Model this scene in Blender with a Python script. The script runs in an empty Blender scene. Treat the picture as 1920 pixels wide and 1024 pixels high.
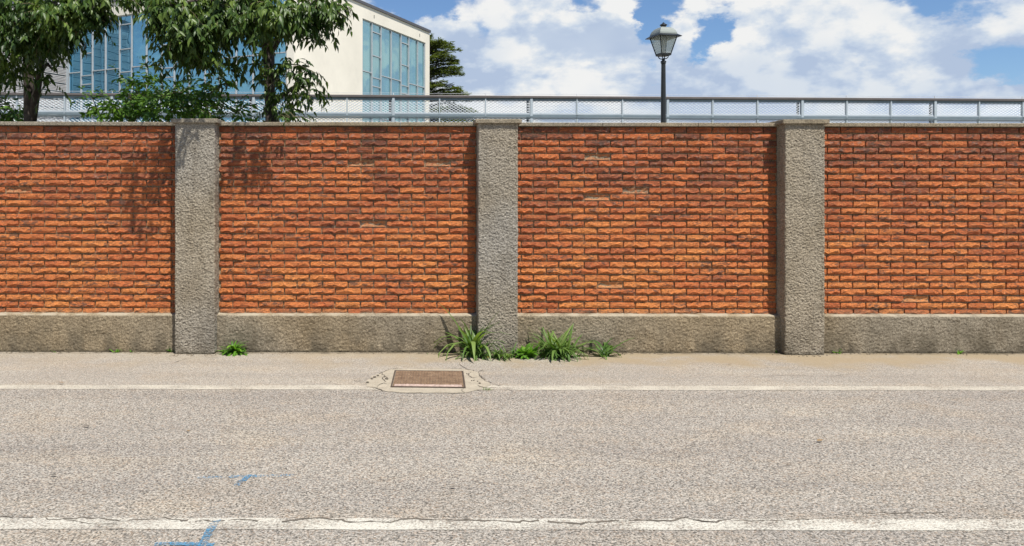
import bpy, math, random
import numpy as np
from mathutils import Vector, Matrix
random.seed(7)
RNG = np.random.default_rng(11)
scene = bpy.context.scene
col = scene.collection

# ------------------------------------------------------------------ camera
FX, CX, CY, EYE = 1500.0, 760.0, 366.0, 1.632        # focal length and principal point in photo pixels, eye height
cam = bpy.data.cameras.new('camera'); camo = bpy.data.objects.new('camera', cam); col.objects.link(camo)
cam.sensor_width = 36.0; cam.lens = FX / 1920 * 36
cam.shift_x = (960 - CX) / 1920; cam.shift_y = -(512 - CY) / 1920
cam.clip_start = 0.1; cam.clip_end = 3000
camo.location = (0, 0, EYE)
camo.rotation_euler = (math.radians(90), math.radians(0.0), 0)
camo.rotation_euler.rotate_axis('Z', math.radians(0.09))
scene.camera = camo

# ------------------------------------------------------------------ light
SUN = Vector((0.56, -1.0, 2.23)).normalized()
elev = math.asin(SUN.z); azim = math.atan2(SUN.x, SUN.y)
sl = bpy.data.lights.new('sun', 'SUN'); sl.energy = 5.0; sl.angle = math.radians(0.5); sl.color = (1.0, 0.955, 0.88)
so = bpy.data.objects.new('sun', sl); col.objects.link(so)
so.rotation_euler = SUN.to_track_quat('Z', 'Y').to_euler()
so.location = (6, -10, 22)

scene.view_settings.view_transform = 'Standard'; scene.view_settings.look = 'None'
scene.view_settings.exposure = 0.45; scene.view_settings.gamma = 1.0
scene.view_settings.use_curve_mapping = False


class N:
    """small helper round a node tree"""
    def __init__(s, tree): s.t = tree; s.n = tree.nodes; s.l = tree.links
    def new(s, typ, **kw):
        n = s.n.new(typ)
        for k, v in kw.items(): setattr(n, k, v)
        return n
    def put(s, sock, v):
        if v is None: return
        if isinstance(v, bpy.types.NodeSocket): s.l.new(v, sock)
        else:
            if isinstance(v, (tuple, list)) and len(v) == 3 and sock.type == 'RGBA': v = (*v, 1)
            sock.default_value = v
    def math(s, op, a, b=None, c=None, clamp=False):
        n = s.new('ShaderNodeMath', operation=op, use_clamp=clamp)
        s.put(n.inputs[0], a); s.put(n.inputs[1], b); s.put(n.inputs[2], c)
        return n.outputs[0]
    def vmath(s, op, a, b=None, out=0):
        n = s.new('ShaderNodeVectorMath', operation=op)
        s.put(n.inputs[0], a); s.put(n.inputs[1], b)
        return n.outputs[out]
    def noise(s, vec, scale, detail=4, rough=0.55, dist=0.0, out=0):
        n = s.new('ShaderNodeTexNoise'); s.put(n.inputs['Vector'], vec)
        n.inputs['Scale'].default_value = scale; n.inputs['Detail'].default_value = detail
        n.inputs['Roughness'].default_value = rough; n.inputs['Distortion'].default_value = dist
        return n.outputs[out]
    def voro(s, vec, scale, feature='F1', out='Distance', rnd=1.0):
        n = s.new('ShaderNodeTexVoronoi', feature=feature); s.put(n.inputs['Vector'], vec)
        n.inputs['Scale'].default_value = scale; n.inputs['Randomness'].default_value = rnd
        return n.outputs[out]
    def mapr(s, v, a, b, c=0.0, d=1.0, smooth=True):
        n = s.new('ShaderNodeMapRange'); n.interpolation_type = 'SMOOTHSTEP' if smooth else 'LINEAR'
        s.put(n.inputs[0], v)
        for i, x in enumerate((a, b, c, d)): s.put(n.inputs[i + 1], x)
        return n.outputs[0]
    def ramp(s, v, stops, interp='LINEAR'):
        n = s.new('ShaderNodeValToRGB'); r = n.color_ramp; r.interpolation = interp
        while len(r.elements) < len(stops): r.elements.new(0.5)
        for e, (p, c) in zip(r.elements, stops): e.position = p; e.color = (*c, 1)
        s.put(n.inputs[0], v); return n.outputs[0]
    def mix(s, f, a, b, blend='MIX'):
        n = s.new('ShaderNodeMix', data_type='RGBA', blend_type=blend)
        s.put(n.inputs[0], f); s.put(n.inputs[6], a); s.put(n.inputs[7], b)
        return n.outputs[2]
    def scalev(s, vec, x, y, z):
        n = s.new('ShaderNodeMapping'); s.put(n.inputs[0], vec); n.inputs['Scale'].default_value = (x, y, z)
        return n.outputs[0]
    def bump(s, h, strength, dist, nrm=None):
        n = s.new('ShaderNodeBump'); s.put(n.inputs['Height'], h)
        n.inputs['Strength'].default_value = strength; n.inputs['Distance'].default_value = dist
        if nrm is not None: s.put(n.inputs['Normal'], nrm)
        return n.outputs[0]


def px_dir(px, py):
    return Vector(((px - CX) / FX, 1.0, (CY - py) / FX)).normalized()

world = bpy.data.worlds.new('World'); scene.world = world; world.use_nodes = True
w = N(world.node_tree); w.n.clear()
geo = w.new('ShaderNodeTexCoord'); D = geo.outputs['Generated']
sky = w.new('ShaderNodeTexSky', sky_type='NISHITA', sun_disc=False)
sky.sun_elevation = elev; sky.sun_rotation = azim; sky.altitude = 50; sky.air_density = 1.0; sky.dust_density = 0.15; sky.ozone_density = 2.2
# cumulus: noise in direction space, a little flattened
P1 = w.scalev(D, 1.0, 1.0, 1.75)
sep = w.new('ShaderNodeSeparateXYZ'); w.put(sep.inputs[0], D)
n0 = w.noise(P1, 5.2, 10, 0.60, 0.1)
def puff(off):
    q = w.vmath('ADD', P1, off) if off else P1
    a = w.noise(q, 5.2, 9, 0.58, 0.1)
    wob = w.vmath('SCALE', w.vmath('SUBTRACT', w.noise(q, 22, 4, 0.6, 0, out=1), (0.5, 0.5, 0.5)), None); wob.node.inputs['Scale'].default_value = 0.05
    q2 = w.vmath('ADD', q, wob)
    v1 = w.voro(q2, 15); v2 = w.voro(q2, 37)
    b_ = w.math('ADD', w.math('MULTIPLY', w.math('SUBTRACT', 0.45, v1), 0.16), w.math('MULTIPLY', w.math('SUBTRACT', 0.45, v2), 0.075))
    return w.math('ADD', a, b_)
n1 = puff(None)
big = w.noise(w.vmath('ADD', P1, (3.1, 0.7, 1.9)), 1.9, 2, 0.5)
dens = w.math('ADD', n1, w.math('MULTIPLY', w.math('SUBTRACT', big, 0.5), 0.55))
# blue openings where the photograph shows them
holes = [(815, -8, 95, 42, .42), (905, 52, 26, 26, .22), (1092, 0, 42, 26, .34), (1238, 10, 44, 34, .34), (1212, 62, 20, 34, .30),
         (1325, 72, 30, 30, .36), (1352, 2, 24, 12, .15), (1792, 2, 60, 32, .36), (1874, 78, 36, 42, .32), (1915, 120, 30, 30, .15), (1232, 138, 12, 10, .1)]
DW = w.vmath('SCALE', w.vmath('SUBTRACT', w.noise(P1, 13, 6, 0.65, 0, out=1), (0.5, 0.5, 0.5)), None); DW.node.inputs['Scale'].default_value = 0.085
DH = w.vmath('ADD', D, DW)
for hx, hy, rx, ry, amt in holes:
    h = px_dir(hx, hy)
    d = w.vmath('SUBTRACT', DH, tuple(h))
    d = w.vmath('MULTIPLY', d, (FX / rx, FX / rx * 0.5, FX / ry))
    L = w.vmath('LENGTH', d, out=1)
    dens = w.math('SUBTRACT', dens, w.math('MULTIPLY', w.mapr(L, 0.2, 1.9, 1, 0), amt * 0.95))
# thinner cloud cover overhead, fuller towards the horizon
dens = w.math('ADD', dens, w.mapr(sep.outputs[2], 0.16, 0.52, 0.265, -0.24, smooth=False))
mask = w.mapr(dens, 0.40, 0.56)
n2 = puff((0.016, -0.008, 0.045))
relief = w.math('SUBTRACT', n1, n2)
soft = w.noise(w.vmath('ADD', w.scalev(D, 1, 1, 1.3), (5.3, 2.1, 0.4)), 2.9, 4, 0.5)
shade = w.math('ADD', w.mapr(relief, -0.13, 0.10), w.mapr(soft, 0.36, 0.62, -0.40, 0.45), clamp=True)
ccol = w.ramp(shade, [(0.0, (0.50, 0.61, 0.80)), (0.35, (0.62, 0.72, 0.87)), (0.7, (0.80, 0.86, 0.93)), (1.0, (0.98, 0.985, 0.98))])
bg1 = w.new('ShaderNodeBackground'); bg2 = w.new('ShaderNodeBackground')
skyc = w.mix(1.0, sky.outputs[0], (1.15, 1.36, 1.62), 'MULTIPLY')
w.put(bg1.inputs[0], skyc); bg1.inputs[1].default_value = 0.054
w.put(bg2.inputs[0], ccol); bg2.inputs[1].default_value = 0.66
ms = w.new('ShaderNodeMixShader'); w.put(ms.inputs[0], mask)
w.l.new(bg1.outputs[0], ms.inputs[1]); w.l.new(bg2.outputs[0], ms.inputs[2])
wo = w.new('ShaderNodeOutputWorld'); w.l.new(ms.outputs[0], wo.inputs[0])

# ------------------------------------------------------------------ object helpers
def P(px, py, Y):                                   # photo pixel + distance -> world point
    return Vector(((px - CX) / FX * Y, Y, EYE + (CY - py) / FX * Y))
def G(px, py):                                      # photo pixel on the ground
    d = FX * EYE / (py - CY)
    return Vector(((px - CX) / FX * d, d, 0))

def tag(o, label=None, cat=None, group=None, kind=None):
    for k, v in (('label', label), ('category', cat), ('group', group), ('kind', kind)):
        if v: o[k] = v
    return o
def thing(name, loc, label, cat, group=None, rz=0):
    o = bpy.data.objects.new(name, None); col.objects.link(o)
    o.location = loc; o.rotation_euler = (0, 0, rz); o.empty_display_size = .1
    return tag(o, label, cat, group)
def mesh_obj(name, me, parent=None, mat=None, loc=None):
    if mat is not None and not me.materials: me.materials.append(mat)
    o = bpy.data.objects.new(name, me); col.objects.link(o)
    if parent: o.parent = parent
    if loc is not None: o.location = loc
    return o
def new_mesh(name, verts, faces, smooth=False):
    me = bpy.data.meshes.new(name); me.from_pydata([tuple(v) for v in verts], [], faces); me.update()
    if smooth: me.polygons.foreach_set('use_smooth', [True] * len(me.polygons))
    return me
def np_mesh(name, V, F, smooth=False, attr=None):
    """V (n,3) float, F (m,k) int, all faces k-gons"""
    V = np.asarray(V, dtype=np.float32); F = np.asarray(F, dtype=np.int32)
    me = bpy.data.meshes.new(name); m, k = F.shape
    me.vertices.add(len(V)); me.vertices.foreach_set('co', V.ravel())
    me.loops.add(m * k); me.loops.foreach_set('vertex_index', F.ravel())
    me.polygons.add(m); me.polygons.foreach_set('loop_start', np.arange(0, m * k, k, dtype=np.int32))
    try: me.polygons.foreach_set('loop_total', np.full(m, k, dtype=np.int32))
    except Exception: pass
    me.update(calc_edges=True)
    if smooth: me.polygons.foreach_set('use_smooth', np.ones(m, dtype=bool))
    if attr is not None:
        a = me.attributes.new('vary', 'FLOAT', 'POINT'); a.data.foreach_set('value', np.asarray(attr, dtype=np.float32))
    return me

class MB:
    def __init__(s): s.v = []; s.f = []
    def add(s, vs, fs):
        b = len(s.v); s.v += [Vector(v) for v in vs]; s.f += [tuple(i + b for i in f) for f in fs]
    def box(s, x0, x1, y0, y1, z0, z1, M=None):
        vs = [Vector((x, y, z)) for z in (z0, z1) for y in (y0, y1) for x in (x0, x1)]
        if M is not None: vs = [M @ v for v in vs]
        s.add(vs, [(0, 2, 3, 1), (4, 5, 7, 6), (0, 1, 5, 4), (2, 6, 7, 3), (0, 4, 6, 2), (1, 3, 7, 5)])
    def cbox(s, x0, x1, y0, y1, z0, z1, c, M=None):      # box with chamfered vertical and horizontal edges (c)
        def ring(z, i):
            return [(x0 + i, y0 + c, z), (x0 + c, y0 + i, z), (x1 - c, y0 + i, z), (x1 - i, y0 + c, z),
                    (x1 - i, y1 - c, z), (x1 - c, y1 - i, z), (x0 + c, y1 - i, z), (x0 + i, y1 - c, z)]
        vs = ring(z0, c * .7) + ring(z0 + c, 0) + ring(z1 - c, 0) + ring(z1, c * .7)
        vs = [Vector(v) for v in vs]
        if M is not None: vs = [M @ v for v in vs]
        fs = [tuple(range(7, -1, -1)), tuple(range(24, 32))]
        for r in range(3):
            for i in range(8):
                j = (i + 1) % 8; fs.append((r * 8 + i, r * 8 + j, r * 8 + 8 + j, r * 8 + 8 + i))
        s.add(vs, fs)
    def tube(s, pts, rads, n=8, cap=True):
        pts = [Vector(p) for p in pts]
        if not hasattr(rads, '__len__'): rads = [rads] * len(pts)
        vs = []; fs = []
        up = Vector((0.3, 0.2, 1)).normalized()
        for i, p in enumerate(pts):
            d = (pts[min(i + 1, len(pts) - 1)] - pts[max(i - 1, 0)]).normalized()
            a = d.cross(up)
            if a.length < .05: a = d.cross(Vector((1, 0, 0)))
            a.normalize(); b = d.cross(a).normalized()
            for k in range(n):
                t = 2 * math.pi * k / n; vs.append(p + (a * math.cos(t) + b * math.sin(t)) * rads[i])
        for i in range(len(pts) - 1):
            for k in range(n):
                j = (k + 1) % n; fs.append((i * n + k, i * n + j, i * n + n + j, i * n + n + k))
        if cap: fs += [tuple(range(n - 1, -1, -1)), tuple((len(pts) - 1) * n + k for k in range(n))]
        s.add(vs, fs)
    def lathe(s, prof, n=16, c=(0, 0, 0), rot=0.0, sq=False):
        vs = []; fs = []
        for r, z in prof:
            for k in range(n):
                t = 2 * math.pi * k / n + rot; vs.append(Vector((c[0] + r * math.cos(t), c[1] + r * math.sin(t), c[2] + z)))
        for i in range(len(prof) - 1):
            for k in range(n):
                j = (k + 1) % n; fs.append((i * n + k, i * n + j, i * n + n + j, i * n + n + k))
        fs += [tuple(range(n - 1, -1, -1)), tuple((len(prof) - 1) * n + k for k in range(n))]
        s.add(vs, fs)
    def build(s, name, mat, parent=None, smooth=False, loc=None):
        return mesh_obj(name, new_mesh(name, s.v, s.f, smooth), parent, mat, loc)

# tileable value noise in numpy
LAT = RNG.random((256, 256))
def vnoise(x, y, seed=0):
    x = np.asarray(x) + seed * 17.37; y = np.asarray(y) + seed * 5.91
    xi = np.floor(x).astype(int); yi = np.floor(y).astype(int); fx = x - xi; fy = y - yi
    fx = fx * fx * (3 - 2 * fx); fy = fy * fy * (3 - 2 * fy)
    a = LAT[xi & 255, yi & 255]; b = LAT[(xi + 1) & 255, yi & 255]; c = LAT[xi & 255, (yi + 1) & 255]; d = LAT[(xi + 1) & 255, (yi + 1) & 255]
    return (a * (1 - fx) + b * fx) * (1 - fy) + (c * (1 - fx) + d * fx) * fy
def fbm(x, y, oct=4, seed=0, g=.5):
    s = 0; a = 1; t = 0
    for o in range(oct):
        s = s + a * vnoise(x * 2 ** o, y * 2 ** o, seed + o * 3); t += a; a *= g
    return s / t

# ------------------------------------------------------------------ materials
def mat_new(name):
    m = bpy.data.materials.new(name); m.use_nodes = True; k = N(m.node_tree)
    b = k.n['Principled BSDF']; return m, k, b
def wpos(k):
    return k.new('ShaderNodeNewGeometry').outputs['Position']
def simple(name, c, rough=.6, metal=0.0, var=0.12, scale=8.0, spec=.5, bump=0.0):
    m, k, b = mat_new(name); p = wpos(k)
    n = k.noise(p, scale, 5, .6)
    f = k.mapr(n, .3, .7, 1 - var, 1 + var, smooth=False)
    mx = k.new('ShaderNodeVectorMath', operation='SCALE'); mx.inputs[0].default_value = c; k.put(mx.inputs['Scale'], f)
    k.put(b.inputs['Base Color'], mx.outputs[0])
    b.inputs['Roughness'].default_value = rough; b.inputs['Metallic'].default_value = metal; b.inputs['Specular IOR Level'].default_value = spec
    if bump: k.put(b.inputs['Normal'], k.bump(k.noise(p, scale * 9, 4, .6), .6, bump))
    return m

def brick_material(name, pale=False):
    m, k, b = mat_new(name); p = wpos(k)
    oi = k.new('ShaderNodeObjectInfo'); at = k.new('ShaderNodeAttribute', attribute_name='vary')
    r = k.math('FRACT', k.math('ADD', oi.outputs['Random'], at.outputs['Fac']))
    r2 = k.math('FRACT', k.math('MULTIPLY', r, 13.7))
    off = k.new('ShaderNodeCombineXYZ'); k.put(off.inputs[0], k.math('MULTIPLY', r, 40)); k.put(off.inputs[1], k.math('MULTIPLY', r2, 23))
    q = k.vmath('ADD', p, off.outputs[0])
    sp = k.new('ShaderNodeSeparateXYZ'); k.put(sp.inputs[0], p)
    patch = k.noise(p, 1.3, 3, .6)                                     # kiln batches and weathering over the whole wall
    hgt = k.mapr(sp.outputs[2], 0.9, 2.35, 0.0, 0.42, smooth=False)   # soot below the coping; also paints in ground bounce warming the lower courses
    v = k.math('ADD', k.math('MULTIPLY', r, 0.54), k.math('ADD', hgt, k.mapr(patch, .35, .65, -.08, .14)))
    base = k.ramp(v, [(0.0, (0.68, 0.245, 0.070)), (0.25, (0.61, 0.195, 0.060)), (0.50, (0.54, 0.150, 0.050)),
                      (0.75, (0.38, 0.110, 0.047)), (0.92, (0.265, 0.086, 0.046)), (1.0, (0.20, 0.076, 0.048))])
    mot = k.noise(k.scalev(q, 1, 1, 1.6), 16, 5, .65)
    base = k.mix(k.mapr(mot, .48, .70, 0, .55), base, (0.58, 0.235, 0.09))
    burn = k.noise(k.scalev(q, 1, 1, 2.2), 11, 5, .7, .4)
    thr = k.mapr(r2, 0.0, 1.0, .60, .50, smooth=False)
    vein = k.math('ABSOLUTE', k.math('SUBTRACT', k.noise(k.scalev(q, 1, 1, 2.4), 19, 4, .6, 1.0), .5))
    base = k.mix(k.mapr(vein, .0, .04, .72, 0), base, (0.085, 0.050, 0.036))
    base = k.mix(k.math('MULTIPLY', k.mapr(k.math('SUBTRACT', burn, thr), 0.0, .09), .74), base, (0.085, 0.062, 0.050))
    grey = k.noise(q, 24, 3, .6, .2)
    base = k.mix(k.mapr(k.math('ADD', grey, k.math('MULTIPLY', hgt, .25)), .64, .78, 0, .55), base, (0.30, 0.20, 0.16))
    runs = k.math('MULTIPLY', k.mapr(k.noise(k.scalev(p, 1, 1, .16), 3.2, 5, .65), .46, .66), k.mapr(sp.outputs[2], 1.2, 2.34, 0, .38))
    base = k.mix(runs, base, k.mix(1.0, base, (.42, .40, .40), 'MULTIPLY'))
    salt = k.math('MULTIPLY', k.mapr(k.noise(p, 5, 6, .75), .64, .74, 0, .35), k.mapr(r2, .3, .9, .2, 1))
    base = k.mix(salt, base, (.50, .38, .28))
    low = k.mapr(sp.outputs[2], 0.38, 0.46, 1, 0)                      # silt splashed on the lowest course
    base = k.mix(k.math('MULTIPLY', low, k.mapr(k.noise(p, 6, 4, .6), .35, .6, .15, .8)), base, (0.17, 0.125, 0.075))
    if pale:
        base = k.mix(k.mapr(k.noise(q, 40, 3, .6), .4, .6, .2, .75), base, (0.47, 0.255, 0.125))
    k.put(b.inputs['Base Color'], base)
    b.inputs['Roughness'].default_value = .86; b.inputs['Specular IOR Level'].default_value = .22
    ridge = k.math('ABSOLUTE', k.math('SUBTRACT', k.noise(k.scalev(q, 1, 1, 2.0), 26, 4, .6, .8), .5))
    h = k.math('ADD', k.math('MULTIPLY', ridge, 1.6), k.math('MULTIPLY', k.noise(q, 150, 4, .65), .45))
    k.put(b.inputs['Normal'], k.bump(h, 1.0, .022))
    return m
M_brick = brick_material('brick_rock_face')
M_brick_pale = brick_material('brick_broken', True)

def rough_material(name, c_dark, c_light, stain=(.10, .085, .06), low=0.0, scale=150, bd=.006):
    m, k, b = mat_new(name); p = wpos(k)
    v = k.voro(k.scalev(p, 1, 1, 1.25), scale, out='Color'); sv = k.new('ShaderNodeSeparateColor'); k.put(sv.inputs[0], v)
    n = k.noise(p, scale * .55, 5, .62)
    g = k.math('ADD', k.math('MULTIPLY', sv.outputs[0], .45), k.mapr(n, .3, .7, -.1, .65))
    base = k.ramp(g, [(0.0, c_dark), (.5, tuple((a + d) / 2 for a, d in zip(c_dark, c_light))), (1.0, c_light)])
    big = k.noise(p, 2.2, 5, .62)
    base = k.mix(k.mapr(big, .42, .72, 0, .50), base, k.mix(1.0, base, (.66, .62, .55), 'MULTIPLY'))
    hue = k.noise(p, .42, 2, .5)
    base = k.mix(k.mapr(hue, .40, .60, 0, .8), base, k.mix(1.0, base, (1.10, 1.0, .84), 'MULTIPLY'))
    streak = k.noise(k.scalev(p, 1, 1, .12), 9, 5, .65)
    base = k.mix(k.mapr(streak, .50, .68, 0, .42), base, k.mix(1.0, base, (.58, .55, .50), 'MULTIPLY'))
    sp = k.new('ShaderNodeSeparateXYZ'); k.put(sp.inputs[0], p)
    if low:
        f = k.math('MULTIPLY', k.mapr(sp.outputs[2], 0.0, .40, 1, .12), k.mapr(k.noise(k.scalev(p, 1, 1, .5), 5, 5, .65), .36, .62))
        base = k.mix(k.math('MULTIPLY', f, low), base, stain)
    if 'brown' in name:  # ledge highlight painted in as a lighter band along the plinth top
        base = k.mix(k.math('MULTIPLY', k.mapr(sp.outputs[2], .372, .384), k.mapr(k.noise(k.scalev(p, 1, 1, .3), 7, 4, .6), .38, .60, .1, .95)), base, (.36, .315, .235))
    foot = k.math('MULTIPLY', k.mapr(sp.outputs[2], 0.0, .035, 1, 0), k.mapr(k.noise(p, 9, 3, .6), .3, .55, .25, .9))
    base = k.mix(foot, base, (.055, .048, .032))
    k.put(b.inputs['Base Color'], base); b.inputs['Roughness'].default_value = .95; b.inputs['Specular IOR Level'].default_value = .12
    h = k.math('ADD', k.noise(p, scale * .8, 5, .65), k.math('MULTIPLY', k.voro(p, scale), .5))
    k.put(b.inputs['Normal'], k.bump(h, .8, bd))
    return m
M_pillar = rough_material('roughcast_grey', (.13, .117, .096), (.43, .40, .345), low=.65)
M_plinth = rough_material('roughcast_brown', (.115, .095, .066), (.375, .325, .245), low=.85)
M_coping = rough_material('coping_stone', (.095, .085, .068), (.37, .335, .27), scale=150, bd=.003)
M_mortar = rough_material('mortar', (.10, .073, .048), (.47, .375, .26), scale=120, bd=.004)

def asphalt(name, light, dark, warm, sc=98, fine=.6, walk=False):
    m, k, b = mat_new(name); p = wpos(k)
    vn = k.new('ShaderNodeTexVoronoi'); k.put(vn.inputs['Vector'], p); vn.inputs['Scale'].default_value = sc
    cs = k.new('ShaderNodeSeparateColor'); k.put(cs.inputs[0], vn.outputs['Color'])
    d = vn.outputs['Distance']
    n = k.noise(p, sc * .9, 4, .7)
    g = k.math('ADD', k.math('MULTIPLY', cs.outputs[0], .75), k.mapr(n, .36, .64, -.2, .5))
    base = k.ramp(g, [(0.0, dark), (.35, tuple(a * .55 + c * .45 for a, c in zip(dark, light))), (.75, light), (1.0, tuple(min(1, a * 1.32) for a in light))])
    hue = k.math('MULTIPLY', k.mapr(cs.outputs[1], .75, .95), .35)
    base = k.mix(hue, base, warm)
    big = k.noise(k.scalev(p, .45, 1, 1), 1.1, 5, .6)
    base = k.mix(k.mapr(big, .35, .68, 0, .42), base, k.mix(1.0, base, (.80, .79, .80), 'MULTIPLY'))
    warmn = k.noise(k.scalev(p, .6, 1, 1), 2.3, 4, .6)
    base = k.mix(k.mapr(warmn, .45, .7, 0, .30), base, k.mix(1.0, base, (1.12, 1.0, .84), 'MULTIPLY'))
    track = k.noise(k.scalev(p, .06, 1.6, 1), 1.5, 4, .6)
    base = k.mix(k.mapr(track, .42, .66, 0, .5), base, k.mix(1.0, base, (.80, .80, .82), 'MULTIPLY'))
    blot = k.noise(k.vmath('ADD', p, (7.3, 2.2, 0)), .9, 6, .68)
    base = k.mix(k.mapr(blot, .54, .66, 0, .40), base, k.mix(1.0, base, (1.14, 1.12, 1.06), 'MULTIPLY'))
    spots = k.noise(p, 3.7, 6, .7)
    base = k.mix(k.mapr(spots, .70, .78, 0, .5), base, k.mix(1.0, base, (.6, .57, .52), 'MULTIPLY'))
    if walk:                                                        # fine silt that gathers at the foot of the wall
        sp = k.new('ShaderNodeSeparateXYZ'); k.put(sp.inputs[0], p)
        edge = k.math('ADD', sp.outputs[1], k.math('MULTIPLY', k.mapr(k.noise(k.scalev(p, 1, 1, 1), 1.6, 4, .6), .3, .7, -.5, .5), .8))
        xr = k.mapr(sp.outputs[0], -2.5, 1.5, .30, 1)
        base = k.mix(k.math('MULTIPLY', k.mapr(edge, 7.45, 8.3), k.math('MULTIPLY', xr, .80)), base, (.30, .235, .145))
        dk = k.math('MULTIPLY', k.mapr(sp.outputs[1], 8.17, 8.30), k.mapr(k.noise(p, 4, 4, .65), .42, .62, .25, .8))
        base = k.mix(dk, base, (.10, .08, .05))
    k.put(b.inputs['Base Color'], base); b.inputs['Roughness'].default_value = .9; b.inputs['Specular IOR Level'].default_value = .2
    h = k.math('SUBTRACT', k.math('MULTIPLY', n, .8), k.math('MULTIPLY', d, fine))
    k.put(b.inputs['Normal'], k.bump(h, .75, .010))
    return m, k, b, base
M_road = asphalt('asphalt_bleached', (.385, .352, .300), (.080, .073, .062), (.42, .30, .20))[0]
M_walk = asphalt('pavement_asphalt', (.385, .352, .298), (.16, .143, .117), (.42, .31, .20), sc=120, fine=.4, walk=True)[0]

def paint(name, colr, thr=.5, under=.5, soft=.1):
    m, k, b, base = asphalt(name, (.36, .325, .275), (.10, .09, .075), (.42, .30, .20))
    p = wpos(k)
    wear = k.math('ADD', k.math('MULTIPLY', k.noise(p, 70, 4, .7), .6), k.math('MULTIPLY', k.noise(k.scalev(p, .5, 1, 1), 5, 4, .6), .4))
    f = k.mapr(wear, thr - soft, thr + soft, 1, under)
    k.put(b.inputs['Base Color'], k.mix(f, base, colr))
    return m
M_line = paint('road_paint_white', (.56, .535, .455), .50, .04, .085)
M_line_worn = paint('road_paint_worn', (.52, .48, .39), .50, .06, .13)

def spray(name, colr, lo, hi):
    m, k, b = mat_new(name); p = wpos(k)
    wear = k.math('ADD', k.math('MULTIPLY', k.noise(p, 95, 4, .7), .7), k.math('MULTIPLY', k.noise(p, 12, 3, .6), .3))
    k.put(b.inputs['Base Color'], k.mix(k.mapr(k.noise(p, 60, 3, .7), .35, .65), colr, tuple(c * .6 + .08 for c in colr)))
    k.put(b.inputs['Alpha'], k.mapr(wear, lo, hi, 0, 1)); b.inputs['Roughness'].default_value = .8
    return m
M_blue = spray('spray_paint_blue', (.05, .22, .37), .43, .58)
M_blue_faint = spray('spray_paint_faded', (.09, .27, .43), .49, .60)
M_crack = simple('crack_dark', (.11, .093, .072), .95, var=.5, scale=40)
M_patch = None
def patch_material():
    m, k, b = mat_new('patch_cement'); p = wpos(k)
    n = k.noise(p, 120, 5, .7); big = k.noise(p, 9, 5, .65)
    base = k.ramp(k.math('ADD', k.math('MULTIPLY', n, .6), k.math('MULTIPLY', big, .45)), [(.3, (.16, .135, .10)), (.5, (.33, .29, .22)), (.7, (.44, .39, .30))])
    k.put(b.inputs['Base Color'], base); b.inputs['Roughness'].default_value = .95
    k.put(b.inputs['Normal'], k.bump(n, .6, .006)); return m
M_patch = patch_material()
def rust_material():
    m, k, b = mat_new('rusty_cast_iron'); p = wpos(k)
    n = k.noise(p, 18, 6, .7); n2 = k.noise(p, 90, 4, .7)
    base = k.ramp(k.math('ADD', k.math('MULTIPLY', n, .6), k.math('MULTIPLY', n2, .4)), [(.3, (.07, .042, .026)), (.46, (.155, .098, .058)), (.60, (.25, .17, .105)), (.75, (.48, .40, .31))])
    k.put(b.inputs['Base Color'], base); b.inputs['Roughness'].default_value = .75; b.inputs['Metallic'].default_value = .1
    k.put(b.inputs['Normal'], k.bump(n2, .5, .002)); return m
M_rust = rust_material()
M_rust_edge = simple('worn_iron_edge', (.42, .32, .27), .6, var=.35, scale=30)
M_gap = simple('dark_gap', (.02, .017, .014), .95)
M_soil = simple('soil_green', (.075, .085, .04), .95, var=.5, scale=3)

def leaf_material(name, c1, c2, c3, trans=.35, rough=.42):
    m, k, b = mat_new(name); p = wpos(k)
    oi = k.new('ShaderNodeObjectInfo'); at = k.new('ShaderNodeAttribute', attribute_name='vary')
    r = k.math('FRACT', k.math('ADD', oi.outputs['Random'], at.outputs['Fac']))
    v = k.math('ADD', k.math('MULTIPLY', r, .6), k.mapr(k.noise(p, 1.7, 3, .5), .35, .65, 0, .4))
    base = k.ramp(v, [(0.0, c1), (.5, c2), (1.0, c3)])
    k.put(b.inputs['Base Color'], base); b.inputs['Roughness'].default_value = rough; b.inputs['Specular IOR Level'].default_value = .28
    tr = k.new('ShaderNodeBsdfTranslucent'); k.put(tr.inputs[0], k.mix(1.0, base, (1.5, 1.6, .55), 'MULTIPLY'))
    mx = k.new('ShaderNodeMixShader'); mx.inputs[0].default_value = trans
    k.l.new(b.outputs[0], mx.inputs[1]); k.l.new(tr.outputs[0], mx.inputs[2])
    k.l.new(mx.outputs[0], k.n['Material Output'].inputs[0]); return m
M_leaf = leaf_material('hackberry_leaf', (.018, .040, .009), (.042, .082, .015), (.135, .195, .036), .16)
M_shrub = leaf_material('shrub_leaf', (.030, .075, .018), (.06, .13, .022), (.13, .24, .03), .32)
M_grass = leaf_material('grass_blade', (.05, .11, .024), (.10, .18, .04), (.22, .30, .09), .32)
M_weed = leaf_material('weed_leaf', (.06, .15, .018), (.11, .25, .025), (.20, .36, .045), .35)
M_cedar = leaf_material('cedar_needles', (.08, .11, .035), (.125, .16, .045), (.19, .22, .065), .2, .7)
M_dry = leaf_material('dry_leaf', (.16, .10, .05), (.22, .14, .07), (.28, .2, .1), .1, .8)
M_yellow = simple('yellow_leaf', (.62, .36, .03), .6)
M_bark = simple('bark', (.060, .047, .038), .92, var=.45, scale=14, bump=.02)
M_twig = simple('twig', (.12, .10, .05), .85, var=.3, scale=20)

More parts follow.
